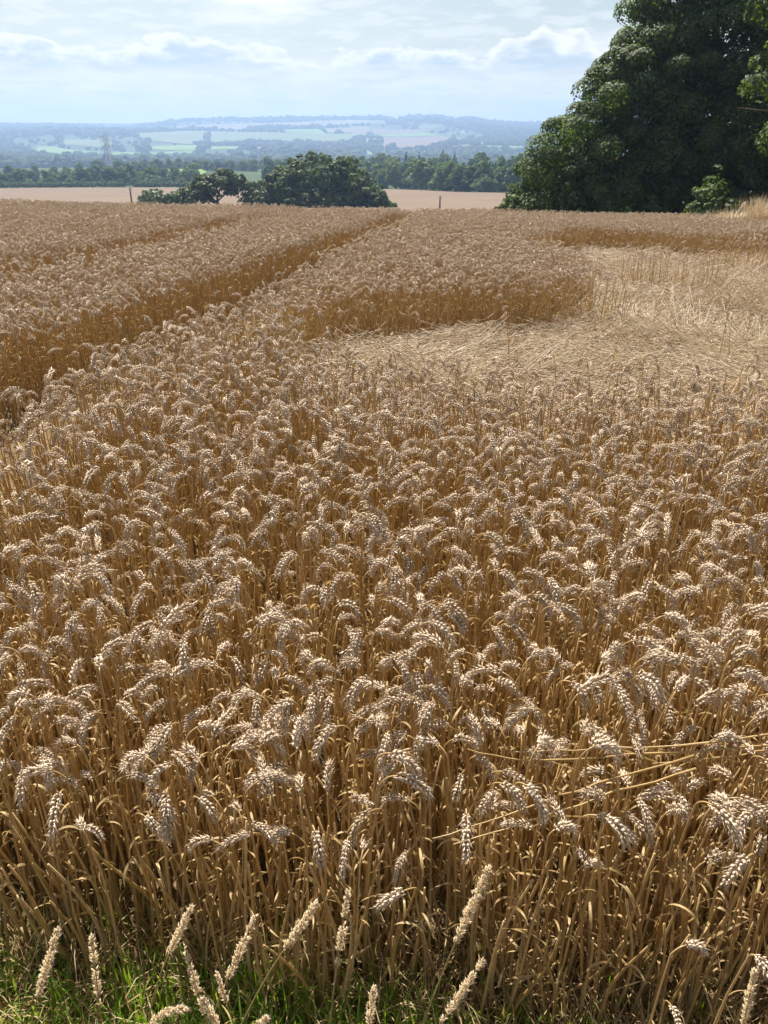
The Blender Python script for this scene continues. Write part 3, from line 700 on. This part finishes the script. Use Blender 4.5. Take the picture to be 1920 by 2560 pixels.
def wheat_parts(seed, bend=None, grains=23, lodged=False):
    """stem, ear and two leaves of one plant, root at the origin, drooping towards +X; its highest point is at 0.6"""
    r = np.random.default_rng(seed)
    Ls = 0.60; Le = r.uniform(0.054, 0.084); tot = Ls+Le
    bend = RAD(r.uniform(125, 200)) if bend is None else RAD(bend)
    lean = RAD(r.uniform(-4, 7)); s0 = Ls-r.uniform(0.015, 0.05); s1 = tot+0.01; n = 90
    s = np.linspace(0, tot, n); q = np.clip((s-s0)/(s1-s0), 0, 1)
    th = lean+RAD(r.uniform(-3, 6))*s/Ls+bend*(1-(1-q)**1.35)
    dx = np.sin(th); dz = np.cos(th); ds = s[1]-s[0]
    P = np.stack([np.cumsum(dx)*ds, 0.012*np.sin(s*9+r.uniform(0, 6))*s/tot, np.cumsum(dz)*ds], 1); P -= P[0]
    sc = 0.6/P[:, 2].max() if not lodged else 1.0
    ie = int(np.searchsorted(s, Ls)); T = nrm(np.gradient(P, axis=0))
    # stem, thicker in its leaf sheath, thin at the neck
    ks = np.unique(np.concatenate([np.linspace(0, np.searchsorted(s, s0), 6), np.linspace(np.searchsorted(s, s0), ie, 7)]).astype(int))
    rs = np.interp(s[ks], [0, .12, .2, .24, .40, .43, s0, Ls], [.0036, .0036, .0040, .0031, .0034, .0022, .0019, .0015])
    stem = tube(P[ks]*sc, rs, 5)
    # ear: two ranks of spikelets, three grains in each, short bristles at the tips
    psi = r.uniform(0, math.pi); si = np.linspace(Ls-0.002, tot-0.006, grains); ii = np.clip(np.searchsorted(s, si), 0, n-1)
    p = P[ii]*sc; t = T[ii]; B = np.array([0, 1.0, 0]); N = np.cross(B, t)
    U = np.cos(psi)*N+np.sin(psi)*B; W = np.cross(t, U); side = np.where(np.arange(grains) % 2, 1.0, -1.0)[:, None]
    tap = np.interp(np.linspace(0, 1, grains), [0, .15, .6, 1], [0.72, 1.0, 1.0, 0.62])
    Vs = Soup()
    for fw, fu, kl in ((0.0, 0.55, 1.0), (0.46, 0.32, 0.95), (-0.46, 0.32, 0.95)):
        d = nrm(t*0.88+U*side*fu+W*fw+r.normal(size=t.shape)*0.17)
        L = 0.0134*kl*tap*r.uniform(0.78, 1.18, grains); b = p+U*side*0.0022+W*fw*0.004
        Vs.add(*spikes(b, d, W+0.01, L, 0.0029*tap*r.uniform(0.85, 1.1, grains)))
        kk = r.random(grains) < 0.85
        Vs.add(*needles((b+d*L[:, None]*0.95)[kk], nrm(d+t*0.35+r.normal(size=t.shape)*0.12)[kk], r.uniform(0.004, 0.016, grains)[kk], 0.0005, r))
    tipd = nrm(T[-1]+r.normal(size=(5, 3))*0.35); tb = np.repeat(P[-1:]*sc, 5, 0)
    Vs.add(*spikes(tb-T[-1]*0.006, tipd, np.tile([[0.1, 1, .2]], (5, 1)), 0.012, 0.0021))
    Vs.add(*needles(tb, tipd, r.uniform(0.008, 0.03, 5), 0.0005, r))
    ear = Vs.arrays()[:2]
    # leaves: dry ribbons, hanging and twisted
    leaves = []
    for z0 in (r.uniform(0.20, 0.30), r.uniform(0.36, 0.44)):
        i0 = int(np.searchsorted(s, z0)); a = r.uniform(0, 6.28); m = 9; Lf = r.uniform(0.06, 0.13) if z0 < 0.33 else r.uniform(0.04, 0.09)
        q = np.linspace(0, 1, m); el = RAD(r.uniform(45, 80))-q*RAD(r.uniform(60, 190)); az = a+q*r.uniform(-1.4, 1.4)
        D = np.stack([np.cos(el)*np.cos(az), np.cos(el)*np.sin(az), np.sin(el)], 1)
        C = P[i0]*sc+np.concatenate([[[0, 0, 0]], np.cumsum(D[:-1], 0)])*Lf/m
        tw = q*r.uniform(-3.5, 3.5)+r.uniform(0, 1); S1 = nrm(np.cross(D, [0, 0, 1.0])); S2 = np.cross(S1, D)
        S = S1*np.cos(tw)[:, None]+S2*np.sin(tw)[:, None]; w = (0.0026*np.interp(q, [0, .25, .7, 1], [.6, 1, .7, .08]))[:, None]
        V = np.concatenate([C-S*w, C+S*w]); i = np.arange(m-1)
        leaves.append((V, [np.stack([i, i+1, i+1+m, i+m], 1)]))
    return stem, ear, leaves

NV = 22
bends = [None]*17+[60, 178, 130, 95, 40]
VAR = [wheat_parts(200+k, bends[k]) for k in range(NV)]
def join_plant(parts, name, mats=None):
    s = Soup(); s.add(*parts[0], 0); s.add(parts[1][0], parts[1][1], 1)
    for lf in parts[2]: s.add(*lf, 2)
    return s.mesh(name, mats or [m_stem, m_ear, m_leaf])
WHEAT = [join_plant(v, 'wheat_plant') for v in VAR]
def bare(seed, L, bow, mats=None):
    """a tiller without an ear: stem and leaves only"""
    p = wheat_parts(seed, bow); s = Soup(); q = np.linspace(0, 1, 8)
    C = np.stack([bow/60*0.10*q**2, 0.01*np.sin(q*5+seed), L*q], 1)
    s.add(*tube(C, np.interp(q, [0, .3, .6, 1], [.0036, .0038, .003, .002]), 5), 0)
    for lf in p[2]: s.add(*lf, 2)
    return s.mesh('tiller', mats or [m_stem, m_ear, m_leaf])
TILLER = [bare(400+k, (0.36, 0.42, 0.48, 0.40)[k], (12, 30, -20, 5)[k]) for k in range(4)]
BL = [m_bleached, m_ear, m_bleached]
def spun(me, a):
    me.transform(Matrix.Rotation(a, 4, 'Z')); return me
LODGED = [spun(join_plant(wheat_parts(300+k, b, lodged=True), 'lodged_plant', BL), k*2.1) for k, b in enumerate((15, 30, 45, 70, 25, 60))]
LODGED += [spun(bare(420+k, 0.62, (10, 40, -30, 60, 25, 0)[k], BL), k*1.3) for k in range(6)]

TRK1 = [(2.2, -2.35), (3.4, -1.75), (4.2, -1.66), (5.0, -1.55), (6.1, -1.34), (6.8, -1.22), (8.6, -1.0), (11.75, -0.6), (18, 0.3), (26, 1.1), (40, 2.6)]
TRK2 = [(5.0, -4.6), (7.8, -3.85), (9.3, -3.72), (10.3, -3.55), (12.8, -3.4), (15.7, -3.2), (20, -2.75), (28, -1.6), (40, 0.0)]
LODGE = [(-0.75, 5.3), (-0.35, 4.6), (0.8, 4.25), (2.6, 4.15), (4.5, 4.5), (10, 5.2), (14, 18.5), (8.6, 17.9), (5.8, 17.5), (4.7, 18.4), (3.8, 17.7), (3.0, 15.6), (2.45, 14.7), (2.75, 13.4), (2.9, 12.0), (2.6, 10.4), (2.1, 8.9), (1.7, 8.45), (1.0, 8.15), (0.17, 7.9), (-0.44, 7.4), (-0.8, 6.6)]
def inside(x, y, poly):
    P = np.array(poly, float); ins = np.zeros(len(x), bool); j = len(P)-1
    for i in range(len(P)):
        with np.errstate(divide='ignore', invalid='ignore'):
            c = ((P[i, 1] > y) != (P[j, 1] > y)) & (x < (P[j, 0]-P[i, 0])*(y-P[i, 1])/(P[j, 1]-P[i, 1])+P[i, 0])
        ins ^= c; j = i
    return ins
def edge_dist(x, y, poly):
    P = np.array(poly, float); d = np.full(len(x), 1e9)
    for i in range(len(P)):
        a, b = P[i], P[(i+1) % len(P)]; e = b-a; t = np.clip(((x-a[0])*e[0]+(y-a[1])*e[1])/(e@e), 0, 1)
        d = np.minimum(d, np.hypot(x-a[0]-t*e[0], y-a[1]-t*e[1]))
    return d
def wob(x, y, f, s=0.0): return np.sin(x*f+s)*np.cos(y*f*0.83+1.7*s)*0.6+np.sin((x+y)*f*1.9+s*2.3)*0.4
def front(x): return 1.0+0.085*(1-sst(-0.5, 0.0, x))+0.05*np.sin(x*5.3)+0.04*np.sin(x*13.0+1)-0.08*sst(0.05, 0.5, x)
def sst(a, b, v): return sstep(a, b, v)

R = np.random.default_rng(9)
def field_points():
    out = []
    for y0, y1, dens in ((0.80, 1.5, 340), (1.5, 3, 240), (3, 7, 265), (7, 14, 260), (14, 24, 220), (24, 44, 140)):
        w = 0.60*y1+1.0; n = int(2*w*(y1-y0)*dens)
        st = 1/math.sqrt(dens); gx, gy = np.meshgrid(np.arange(-w, w, st), np.arange(y0, y1, st)); n = gx.size
        x = gx.ravel()+R.uniform(-.55, .55, n)*st; y = gy.ravel()+R.uniform(-.55, .55, n)*st; k = np.abs(x) < 0.60*y+0.9
        out.append((x[k], y[k]))
    x = np.concatenate([o[0] for o in out]); y = np.concatenate([o[1] for o in out])
    k = y > front(x)+R.exponential(0.035, len(x))-0.03
    k &= ~((x > 3.5) & (y > 33.0-0.12*(x-3.5)))
    xr = x+0.07*wob(x, y, 7.0)+0.10*wob(x, y, 1.6, 3)
    t1 = np.interp(y, [p[0] for p in TRK1], [p[1] for p in TRK1]); w1 = np.interp(y, [3, 6, 10, 20, 40], [0.98, 1.0, 0.88, 0.7, 0.55])
    k &= ~((xr < t1) & (xr > t1-w1) & (y > 2.2) & (R.random(len(x)) > 0.015))
    t2 = np.interp(y, [p[0] for p in TRK2], [p[1] for p in TRK2])
    k &= ~((xr < t2) & (xr > t2-0.85) & (y > 5) & (R.random(len(x)) > 0.02+0.22*(wob(x, y, 0.9) > 0.25)))
    ins = inside(x+0.22*wob(x, y, 2.3, 1)+0.1*wob(x, y, 7, 1), y+0.3*wob(x, y, 1.9, 4)+0.12*wob(x, y, 6, 3), LODGE)
    stray = R.random(len(x)) < np.where((wob(x, y, 1.3, 5) > 0.62) & (x > 2), 0.42, 0.004)
    k &= ~(ins & ~stray)
    return x[k], y[k]
fx, fy = field_points()
n = len(fx)
hs = np.clip(R.normal(1.0, 0.10, n), 0.70, 1.2)*(1+0.06*wob(fx, fy, 0.8, 2))
hs *= np.interp(fy-front(fx), [-0.1, 0.12, 0.5], [0.80, 0.97, 1.02])
sg = np.interp(fy, [0.9, 1.6, 2.5], [0.05, 0.06, 0.07]); tx = R.normal(0, 1, n)*sg; ty = R.normal(0, 1, n)*sg
de = edge_dist(fx, fy, LODGE); ne = de < 0.5
tx[ne] += R.normal(0, 0.24, ne.sum())*(R.random(ne.sum()) < 0.6); ty[ne] += R.normal(0.05, 0.24, ne.sum())*(R.random(ne.sum()) < 0.6)
big = R.random(n) < 0.03; tx[big] += R.normal(0, 0.35, big.sum()); ty[big] += R.normal(0, 0.35, big.sum())
rot = np.stack([tx, ty, R.uniform(0, 2*np.pi, n)], 1); idx = R.integers(0, NV, n)
notil = np.ones(n, bool)
P = np.stack([fx, fy, height(fx, fy)-0.01], 1)
# the three hundred plants that show largest stand as objects of their own
c26, s26 = math.cos(RAD(26.2)), math.sin(RAD(26.2))
dz = P[:, 2]+0.42*hs-H; dep = P[:, 1]*c26-dz*s26
inview = (np.abs(P[:, 0]/dep*1928) < 940) & (np.abs((P[:, 1]*s26+dz*c26)/dep*1928) < 1270)
order = np.argsort(np.where(inview, dep, 1e6))[:300]
rest = np.ones(n, bool); rest[order] = False
nt = 9500; ty_ = np.concatenate([R.uniform(0.95, 2.2, 3000), 1.0+6.0*R.random(nt-3000)**0.6]); tx_ = R.uniform(-1, 1, nt)*(0.6*ty_+0.9); kt = (ty_ > front(tx_)+R.exponential(0.05, nt)-0.04) & ~inside(tx_, ty_+0.12, LODGE)
tt1 = np.interp(ty_, [p[0] for p in TRK1], [p[1] for p in TRK1]); kt &= ~((tx_ < tt1+0.05) & (tx_ > tt1-1.1) & (ty_ > 2.2))
tx_, ty_ = tx_[kt], ty_[kt]; nt = len(tx_)
PT = np.stack([tx_, ty_, height(tx_, ty_)-0.01], 1); rT = np.stack([R.normal(0, .12, nt), R.normal(0, .12, nt), R.uniform(0, 6.28, nt)], 1)
scatter('standing_wheat', np.concatenate([P[rest], PT]), np.concatenate([rot[rest], rT]), np.concatenate([hs[rest], R.uniform(.8, 1.15, nt)]), np.concatenate([idx[rest], R.integers(NV, NV+4, nt)]), WHEAT+TILLER)
PART = []
for k, (stem, ear, leaves) in enumerate(VAR):
    PART.append((mesh('stem', *stem, [m_stem]), mesh('ear', *ear, [m_ear]), [mesh('leaf', *lf, [m_leaf]) for lf in leaves]))
def where(x):
    for lim, s in ((-0.62, 'at the left edge'), (-0.45, 'behind the leftmost plumes'), (-0.28, 'behind the fluffy plume'), (-0.12, 'behind the bent plume'), (0.05, 'behind the ragged plume'), (0.25, 'behind the tallest plume'), (0.45, 'right of the tallest plume'), (0.6, 'above the arched ears')):
        if x < lim: return s
    return 'near the right edge'
protos = {}
for j, i in enumerate(order):
    k = int(idx[i]); sx = math.cos(rot[i, 2])
    way = 'drooping to the right' if sx > 0.5 else 'drooping to the left' if sx < -0.5 else ('drooping towards the grass' if math.sin(rot[i, 2]) < 0 else 'drooping away over the field')
    lab = 'wheat plant %s, %s, %s' % (way, where(fx[i]), 'front row' if fy[i]-front(fx[i]) < 0.06 else 'second row' if fy[i]-front(fx[i]) < 0.14 else 'third row' if fy[i]-front(fx[i]) < 0.22 else 'fourth row' if fy[i]-front(fx[i]) < 0.3 else 'well inside the crop')
    if k not in protos:
        t = thing('wheat_plant', lab, 'wheat', (0, 0, 0), 0, 'ripe wheat plants along the near edge of the field')
        obj('stem', PART[k][0], t); obj('ear', PART[k][1], t)
        for lf in PART[k][2]: obj('leaf', lf, t)
        protos[k] = t
    else:
        t = copy_tree(protos[k]); t['label'] = lab
    t.location = P[i]; t.rotation_euler = rot[i]; t.scale = (hs[i],)*3

# wheat pressed flat in the clearing
def lodged():
    n = 62000; x = R.uniform(-1.3, 13.5, n); y = R.uniform(4.0, 19, n)
    k = inside(x+0.22*wob(x, y, 2.3, 1)+0.1*wob(x, y, 7, 1), y+0.3*wob(x, y, 1.9, 4)+0.12*wob(x, y, 6, 3), LODGE) & (np.abs(x) < 0.60*y+0.9); x, y = x[k], y[k]; n = len(x)
    phi = 0.9*wob(x, y, 0.55, 3)+0.5*wob(x, y, 1.7, 5)+R.normal(0, 0.30, n)+np.where(wob(x, y, 0.8, 9)+R.normal(0, .35, n) > 0, 0, np.pi)
    up = wob(x, y, 1.5, 7)+0.5*wob(x, y, 4.1, 2)+R.normal(0, 0.25, n)
    tilt = np.where(up > 0.85, R.uniform(0.85, 1.35, n), R.normal(1.49, 0.08, n))*np.where(R.random(n) < 0.5, -1, 1)
    phi = np.where(tilt < 0, phi+np.pi, phi)
    z = height(x, y)+np.abs(R.normal(0.05, 0.04, n))
    z += 0.05*np.clip(wob(x, y, 2.3, 6), 0, 1)
    # set back by half a length so that the plants stay over their patch
    xx = x-0.3*np.cos(phi)*np.sign(tilt); yy = y-0.3*np.sin(phi)*np.sign(tilt)
    rot = np.stack([R.normal(0, 0.10, n), tilt, phi], 1)
    scatter('flattened_wheat', np.stack([xx, yy, z], 1), rot, R.uniform(0.85, 1.15, n), np.where(R.random(n) < 0.36, R.integers(0, 6, n), R.integers(6, 12, n)), LODGED)
lodged()
# the sheaf that leans out of the standing edge at the right
def leaning():
    n = 420; x = R.normal(2.75, 0.36, n); y = R.normal(4.75, 0.28, n); phi = R.normal(0.25, 0.35, n)
    rot = np.stack([R.normal(0, .1, n), R.normal(1.0, 0.16, n), phi], 1)
    scatter('leaning_wheat', np.stack([x-0.15, y, height(x, y)], 1), rot, R.uniform(.9, 1.15, n), R.integers(0, NV, n), WHEAT)
leaning()

# broken straw and chaff on the soil
def litter():
    n = 5000; y = R.uniform(0.6, 4.5, n)**1.0; x = R.uniform(-1, 1, n)*(0.6*y+0.8)
    V = []; d = nrm(np.stack([R.normal(size=n), R.normal(size=n)*0.7, R.normal(0, 0.28, n)], 1)); L = R.uniform(0.03, 0.16, n)[:, None]
    c = np.stack([x, y, height(x, y)+np.abs(R.normal(0.012, 0.014, n))+np.abs(d[:, 2])*L[:, 0]*0.5], 1); w = nrm(np.cross(d, R.normal(size=(n, 3))))*R.uniform(0.0009, 0.003, n)[:, None]
    V = np.stack([c-d*L/2-w, c-d*L/2+w, c+w*0.8+[0, 0, 0.006], c-w*0.8+[0, 0, 0.006], c+d*L/2+w*.4, c+d*L/2-w*.4], 1).reshape(-1, 3)
    i = np.arange(n)[:, None]*6; F = np.concatenate([i+np.array([[0, 1, 2, 3]]), i+np.array([[3, 2, 4, 5]])])
    tag(obj('straw_litter', mesh('straw_litter', V, [F], [m_leaf])), kind='stuff')
litter()
# stubbly straw and weeds in the tramlines
def track_litter():
    n = 9000; y = R.uniform(2.4, 20, n); u = R.random(n); a = R.random(n) < 0.6
    x = np.where(a, np.interp(y, [p[0] for p in TRK1], [p[1] for p in TRK1])-u*0.7, np.interp(y, [p[0] for p in TRK2], [p[1] for p in TRK2])-u*0.5)
    d = nrm(np.stack([R.normal(size=n), R.normal(size=n), np.abs(R.normal(0.3, 0.6, n))], 1)); L = R.uniform(0.05, 0.22, n)[:, None]
    c = np.stack([x, y, height(x, y)], 1); w = nrm(np.cross(d, R.normal(size=(n, 3))))*R.uniform(0.0012, 0.003, n)[:, None]
    V = np.stack([c-w, c+w, c+d*L+w*.4, c+d*L-w*.4], 1).reshape(-1, 3)
    tag(obj('track_straw', mesh('track_straw', V, [np.arange(n)[:, None]*4+np.array([[0, 1, 2, 3]])], [m_leaf])), kind='stuff')
track_litter()

# long fallen straws lying across the standing wheat at the right
def straw(label, P):
    P = np.array(P, float); t = thing('fallen_straw', label, 'straw', tuple(P[0]), 0, 'long straws fallen across the standing wheat'); Q = P-P[0]
    q = np.linspace(0, 1, 14); C = np.stack([np.interp(q, np.linspace(0, 1, len(Q)), Q[:, j]) for j in range(3)], 1)
    C[1:-1] = (C[:-2]+C[1:-1]*2+C[2:])/4; C[1:-1] += R.normal(0, 0.0014, (12, 3))
    obj('stalk', mesh('stalk', *tube(C, np.interp(q, [0, .5, 1], [.0011, .0019, .0024])*(1+0.35*(np.arange(14) % 4 == 1)), 6), [m_stem], None, True), t)
    d = nrm((C[6]-C[5])[None])[0]; V, F = needles(C[5][None], nrm((d+[0.0, -0.1, -0.35])[None]), 0.14, 0.003, R)
    obj('leaf', mesh('leaf', V, [F], [m_leaf]), t)
straw('long pale straw lying nearly level across the wheat at the right', [(0.17, 1.20, 0.52), (0.29, 1.18, 0.505), (0.53, 1.19, 0.515), (0.90, 1.21, 0.53)])
straw('pale straw lying close above the level one, its tip further right', [(0.26, 1.20, 0.512), (0.45, 1.20, 0.52), (0.62, 1.20, 0.53), (0.92, 1.23, 0.55)])
straw('straw that slants in from the right edge under the level pair', [(0.55, 1.19, 0.49), (0.66, 1.18, 0.51), (0.82, 1.20, 0.525), (0.94, 1.21, 0.53)])
straw('straw rising from lower left to the dark ears, upper of two', [(0.09, 1.02, 0.47), (0.24, 1.06, 0.49), (0.40, 1.11, 0.51), (0.62, 1.17, 0.53)])
straw('straw rising from lower left to the dark ears, lower of two', [(0.13, 1.02, 0.455), (0.29, 1.06, 0.475), (0.43, 1.10, 0.495), (0.62, 1.15, 0.515)])

# three arched ears standing out of the grass at the lower right
def lone(label, tip, hgt, rz, k, tilt=0.0):
    t = copy_tree(protos[k] if k in protos else list(protos.values())[0]); t['label'] = label; t['group'] = 'single wheat ears standing out at the lower right'
    x, y, z = tip[0]*0.83, tip[1]*0.83, H-(H-hgt)*0.83; b = hz(x, y)
    t.scale = ((z-b)/0.6,)*3; t.location = (x, y, b); t.rotation_euler = (0, tilt, rz)
lone('short wheat plant with arched ear bending right, above the bottom edge at the right', (0.515, 0.955), 0.22, 0.2, 2)
lone('short wheat plant whose ear hangs straight down beside the right edge plume', (0.68, 0.99), 0.30, -1.5, 5)
lone('wheat ear cut by the bottom edge below the arched ear', (0.56, 0.955), 0.12, -1.3, 8)

# ---------------------------------------------------------------- the grassy margin
m_grass = leafy('green_grass', [(0.0, (0.13, 0.23, 0.025)), (0.6, (0.22, 0.36, 0.045)), (0.85, (0.32, 0.40, 0.07)), (1.0, (0.46, 0.40, 0.16))], (1.5, 1.6, 0.45), 0.55, 0.4, 0.4)
def blades(n, xs, ys, hmin, hmax, w, lean, seed):
    r = np.random.default_rng(seed); h = r.uniform(hmin, hmax, n)[:, None]; a = r.uniform(0, 6.28, n)
    o = np.stack([np.cos(a), np.sin(a), 0*a], 1); sd = np.stack([-np.sin(a), np.cos(a), 0*a], 1)*(w*r.uniform(.6, 1.3, n))[:, None]
    b = np.stack([xs, ys, height(xs, ys)-0.005], 1); l = r.uniform(0, lean, n)[:, None]; up = np.array([0, 0, 1.0])
    m1 = b+up*h*0.5+o*h*l*0.25; m2 = b+up*h*0.82+o*h*l*0.62; tp = b+up*h*(1-0.3*l)+o*h*l
    V = np.stack([b-sd, b+sd, m1+sd, m1-sd, m2+sd*.65, m2-sd*.65, tp], 1).reshape(-1, 3); i = np.arange(n)[:, None]*7
    return V, [np.concatenate([i+np.array([[0, 1, 2, 3]]), i+np.array([[3, 2, 4, 5]])]), i+np.array([[5, 4, 6]])]
def margin():
    r = np.random.default_rng(31); n = 52000; x = r.uniform(-1.3, 1.3, n); y = r.uniform(0.55, 1.35, n)
    dens = np.interp(x, [-1.1, -0.55, -0.3, 0.0, 0.35, 1.1], [1.15, 1.0, 0.7, 0.36, 0.26, 0.16])*np.interp(y, [0.55, 0.93, 1.03, 1.3], [1, 1, 0.3, 0.05])
    dens *= 0.42+0.5*wob(x, y, 9.0, 2)
    k = r.random(n) < dens; x, y = x[k], y[k]
    V, F = blades(len(x), x, y, 0.04, 0.135, 0.0021, 0.8, 32)
    tag(obj('green_grass', mesh('green_grass', V, F, [m_grass])), kind='stuff')
    n = 1700; x = -0.3-np.abs(r.normal(0, 0.32, n))+r.uniform(0, .5, n); y = r.uniform(0.80, 1.04, n); kk = (r.random(n) < 0.55+0.45*wob(x, y, 11.0, 5)); x, y = x[kk], y[kk]
    V, F = blades(len(x), x, y, 0.07, 0.18, 0.0022, 0.6, 34)
    tag(obj('long_grass', mesh('long_grass', V, F, [m_grass])), kind='stuff')
    n = 6500; x = r.uniform(-1.2, 1.2, n); y = r.uniform(0.55, 1.2, n)
    V, F = blades(n, x, y, 0.05, 0.17, 0.0012, 1.5, 33)
    tag(obj('dead_grass', mesh('dead_grass', V, F, [m_leaf])), kind='stuff')
margin()

m_plume = leafy('grass_plume', [(0.0, (0.70, 0.60, 0.45)), (0.5, (0.80, 0.72, 0.58)), (1.0, (0.86, 0.80, 0.68))], (1.25, 1.2, 1.1), 0.6, 0.5, 0.3)
m_plume_stem = leafy('plume_stem', [(0.0, (0.30, 0.24, 0.10)), (1.0, (0.42, 0.33, 0.15))], (1.2, 1.0, 0.5), 0.2, 0.5, 0.4)
def plume(label, tip, neck, wid, seed, arch=0.0, gaps=0.0, foot_dx=0.0):
    r = np.random.default_rng(seed); wid = wid*0.64
    tip = np.array([tip[0]*.83, tip[1]*.83, H-(H-tip[2])*.83]); neck = np.array([neck[0]*.83, neck[1]*.83, H-(H-neck[2])*.83])
    d = nrm((tip-neck)[None])[0]
    bx = neck[0]-d[0]*0.25+foot_dx; by = neck[1]+0.015; b = np.array([bx, by, hz(bx, by)-0.01])
    if neck[2] < b[2]+0.04: b[2] = neck[2]-0.12
    t = thing('grass_plume', label, 'grass head', tuple(b), 0, 'dry grass plumes along the near edge')
    q = np.linspace(0, 1, 10)[:, None]; ctrl = neck-d*np.linalg.norm(neck-b)*0.45
    S = (1-q)**2*b+2*q*(1-q)*ctrl+q*q*neck
    A = neck+(tip-neck)*q+np.array([0, 0, 1.0])*arch*np.sin(q*np.pi)
    obj('stem', mesh('stem', *tube(np.concatenate([S, A[1:]])-b, np.concatenate([np.linspace(.0017, .0012, 10), np.linspace(.0012, .0005, 9)]), 5), [m_plume_stem], None, True), t)
    L = np.linalg.norm(tip-neck); n = int(3400*L*(wid/0.012)**0.8)
    u = r.random(n)
    if gaps: u = u[(np.sin(u*L*150+seed)+np.sin(u*L*61+seed*2)) > -1.3+gaps*1.6]; n = len(u)
    c = np.stack([np.interp(u, q[:, 0], A[:, j]) for j in range(3)], 1)-b
    T = nrm(np.gradient(A, axis=0)); tt = nrm(np.stack([np.interp(u, q[:, 0], T[:, j]) for j in range(3)], 1))
    prof = wid*np.interp(u, [0, .12, .45, .8, 1], [.35, .8, 1.0, .75, .3])*(0.85+0.3*np.sin(u*L*260+seed))
    o = r.normal(size=(n, 3)); o -= tt*(o*tt).sum(1)[:, None]; o = nrm(o)
    rad = prof*r.random(n)**0.6
    dd = nrm(tt*1.0+o*0.55+r.normal(size=(n, 3))*0.18)
    s = Soup(); s.add(*spikes(c+o*rad[:, None]*0.75, dd, o+0.01, r.uniform(.0055, .0095, n), r.uniform(.0012, .0020, n), 4))
    s.add(*needles(c+o*rad[:, None], dd, r.uniform(.006, .013, n), 0.0004, r))
    obj('panicle', s.mesh('panicle', [m_plume]), t)
    la = r.uniform(0, 6.28); i0 = S[4]-b; m = 8; qq = np.linspace(0, 1, m)[:, None]
    C = i0+np.array([math.cos(la), math.sin(la), 0])*qq*0.09+np.array([0, 0, 1])*(0.07*qq-0.10*qq**2)
    sd = np.array([-math.sin(la), math.cos(la), 0.3])*0.002*(1-qq*0.9); V = np.concatenate([C-sd, C+sd]); i = np.arange(m-1)
    obj('leaf', mesh('leaf', V, [np.stack([i, i+1, i+1+m, i+m], 1)], [m_leaf]), t)
plume('thick pale plume leaning slightly right, leftmost by the bottom left corner', (-0.63, .98, .27), (-0.71, .98, .06), .0125, 1)
plume('thin greyish plume in the shade, second from the left', (-0.58, 1.0, .22), (-0.60, 1.0, .0), .009, 2, 0, 0.35)
plume('short fluffy plume leaning right above the green blades, third from the left', (-0.38, 1.02, .28), (-0.44, 1.02, .14), .0115, 3)
plume('ragged plume leaning left, below the short fluffy one', (-0.39, .98, .215), (-0.375, .98, .0), .0095, 4, 0, 0.3)
plume('long slender plume curving up to the right, left of the middle', (-0.25, .99, .29), (-0.32, .99, .10), .011, 5, 0, 0.15)
plume('tiny plume at the foot of the long slender one', (-0.335, .98, .13), (-0.325, .98, .04), .006, 6)
plume('low fluffy plume pointing up left at the bottom edge', (-0.35, .92, .15), (-0.325, .92, .05), .0105, 7)
plume('arched plume bowing right at the bottom edge', (-0.385, .93, .10), (-0.475, .93, .035), .011, 8, 0.02)
plume('plume tip just showing over the bottom edge left of the middle', (-0.23, .92, .09), (-0.27, .92, .04), .010, 9)
plume('pale plume on a long bent stem leaning right, near the middle', (-0.13, 1.0, .32), (-0.20, 1.0, .18), .0125, 10, 0, 0, -0.05)
plume('upright ragged plume with gaps, just right of the bent one', (-0.07, 1.03, .32), (-0.10, 1.03, .07), .010, 11, 0, 0.6)
plume('stubby upright plume at the bottom edge in the middle', (-0.02, .94, .15), (-0.03, .94, .03), .0115, 12)
plume('tallest plume leaning right in front of a dark wheat ear', (0.20, 1.02, .39), (0.145, 1.02, .17), .0135, 13, 0, 0, -0.02)
plume('long plume leaning right below the tallest one', (0.19, .95, .22), (0.115, .95, .02), .0115, 14, 0, 0.1)
plume('straight narrow plume in the bottom right corner', (0.72, .95, .19), (0.735, .95, .0), .010, 15)

# tall dry grass on the bank at the far right
def tall_grass(label, x, y, h, seed):
    r = np.random.default_rng(seed); n = 900; b = foot(x, y); t = thing('tall_grass', label, 'grass', b)
    xs = r.normal(0, 0.35, n)+x; ys = r.normal(0, 0.3, n)+y; V, F = blades(n, xs, ys, 0.5*h, h, 0.006, 0.7, seed)
    obj('blades', mesh('blades', V-np.array(b), F, [m_bleached]), t)
tall_grass('tall tuft of dry golden grass at the right edge under the trees', 11.3, 24.4, 1.35, 51)
tall_grass('lower tuft of dry grass just left of the tallest tuft', 10.6, 25.0, 1.0, 52)
tall_grass('dry grass tuft behind the tallest one at the right edge', 12.0, 25.6, 1.5, 53)
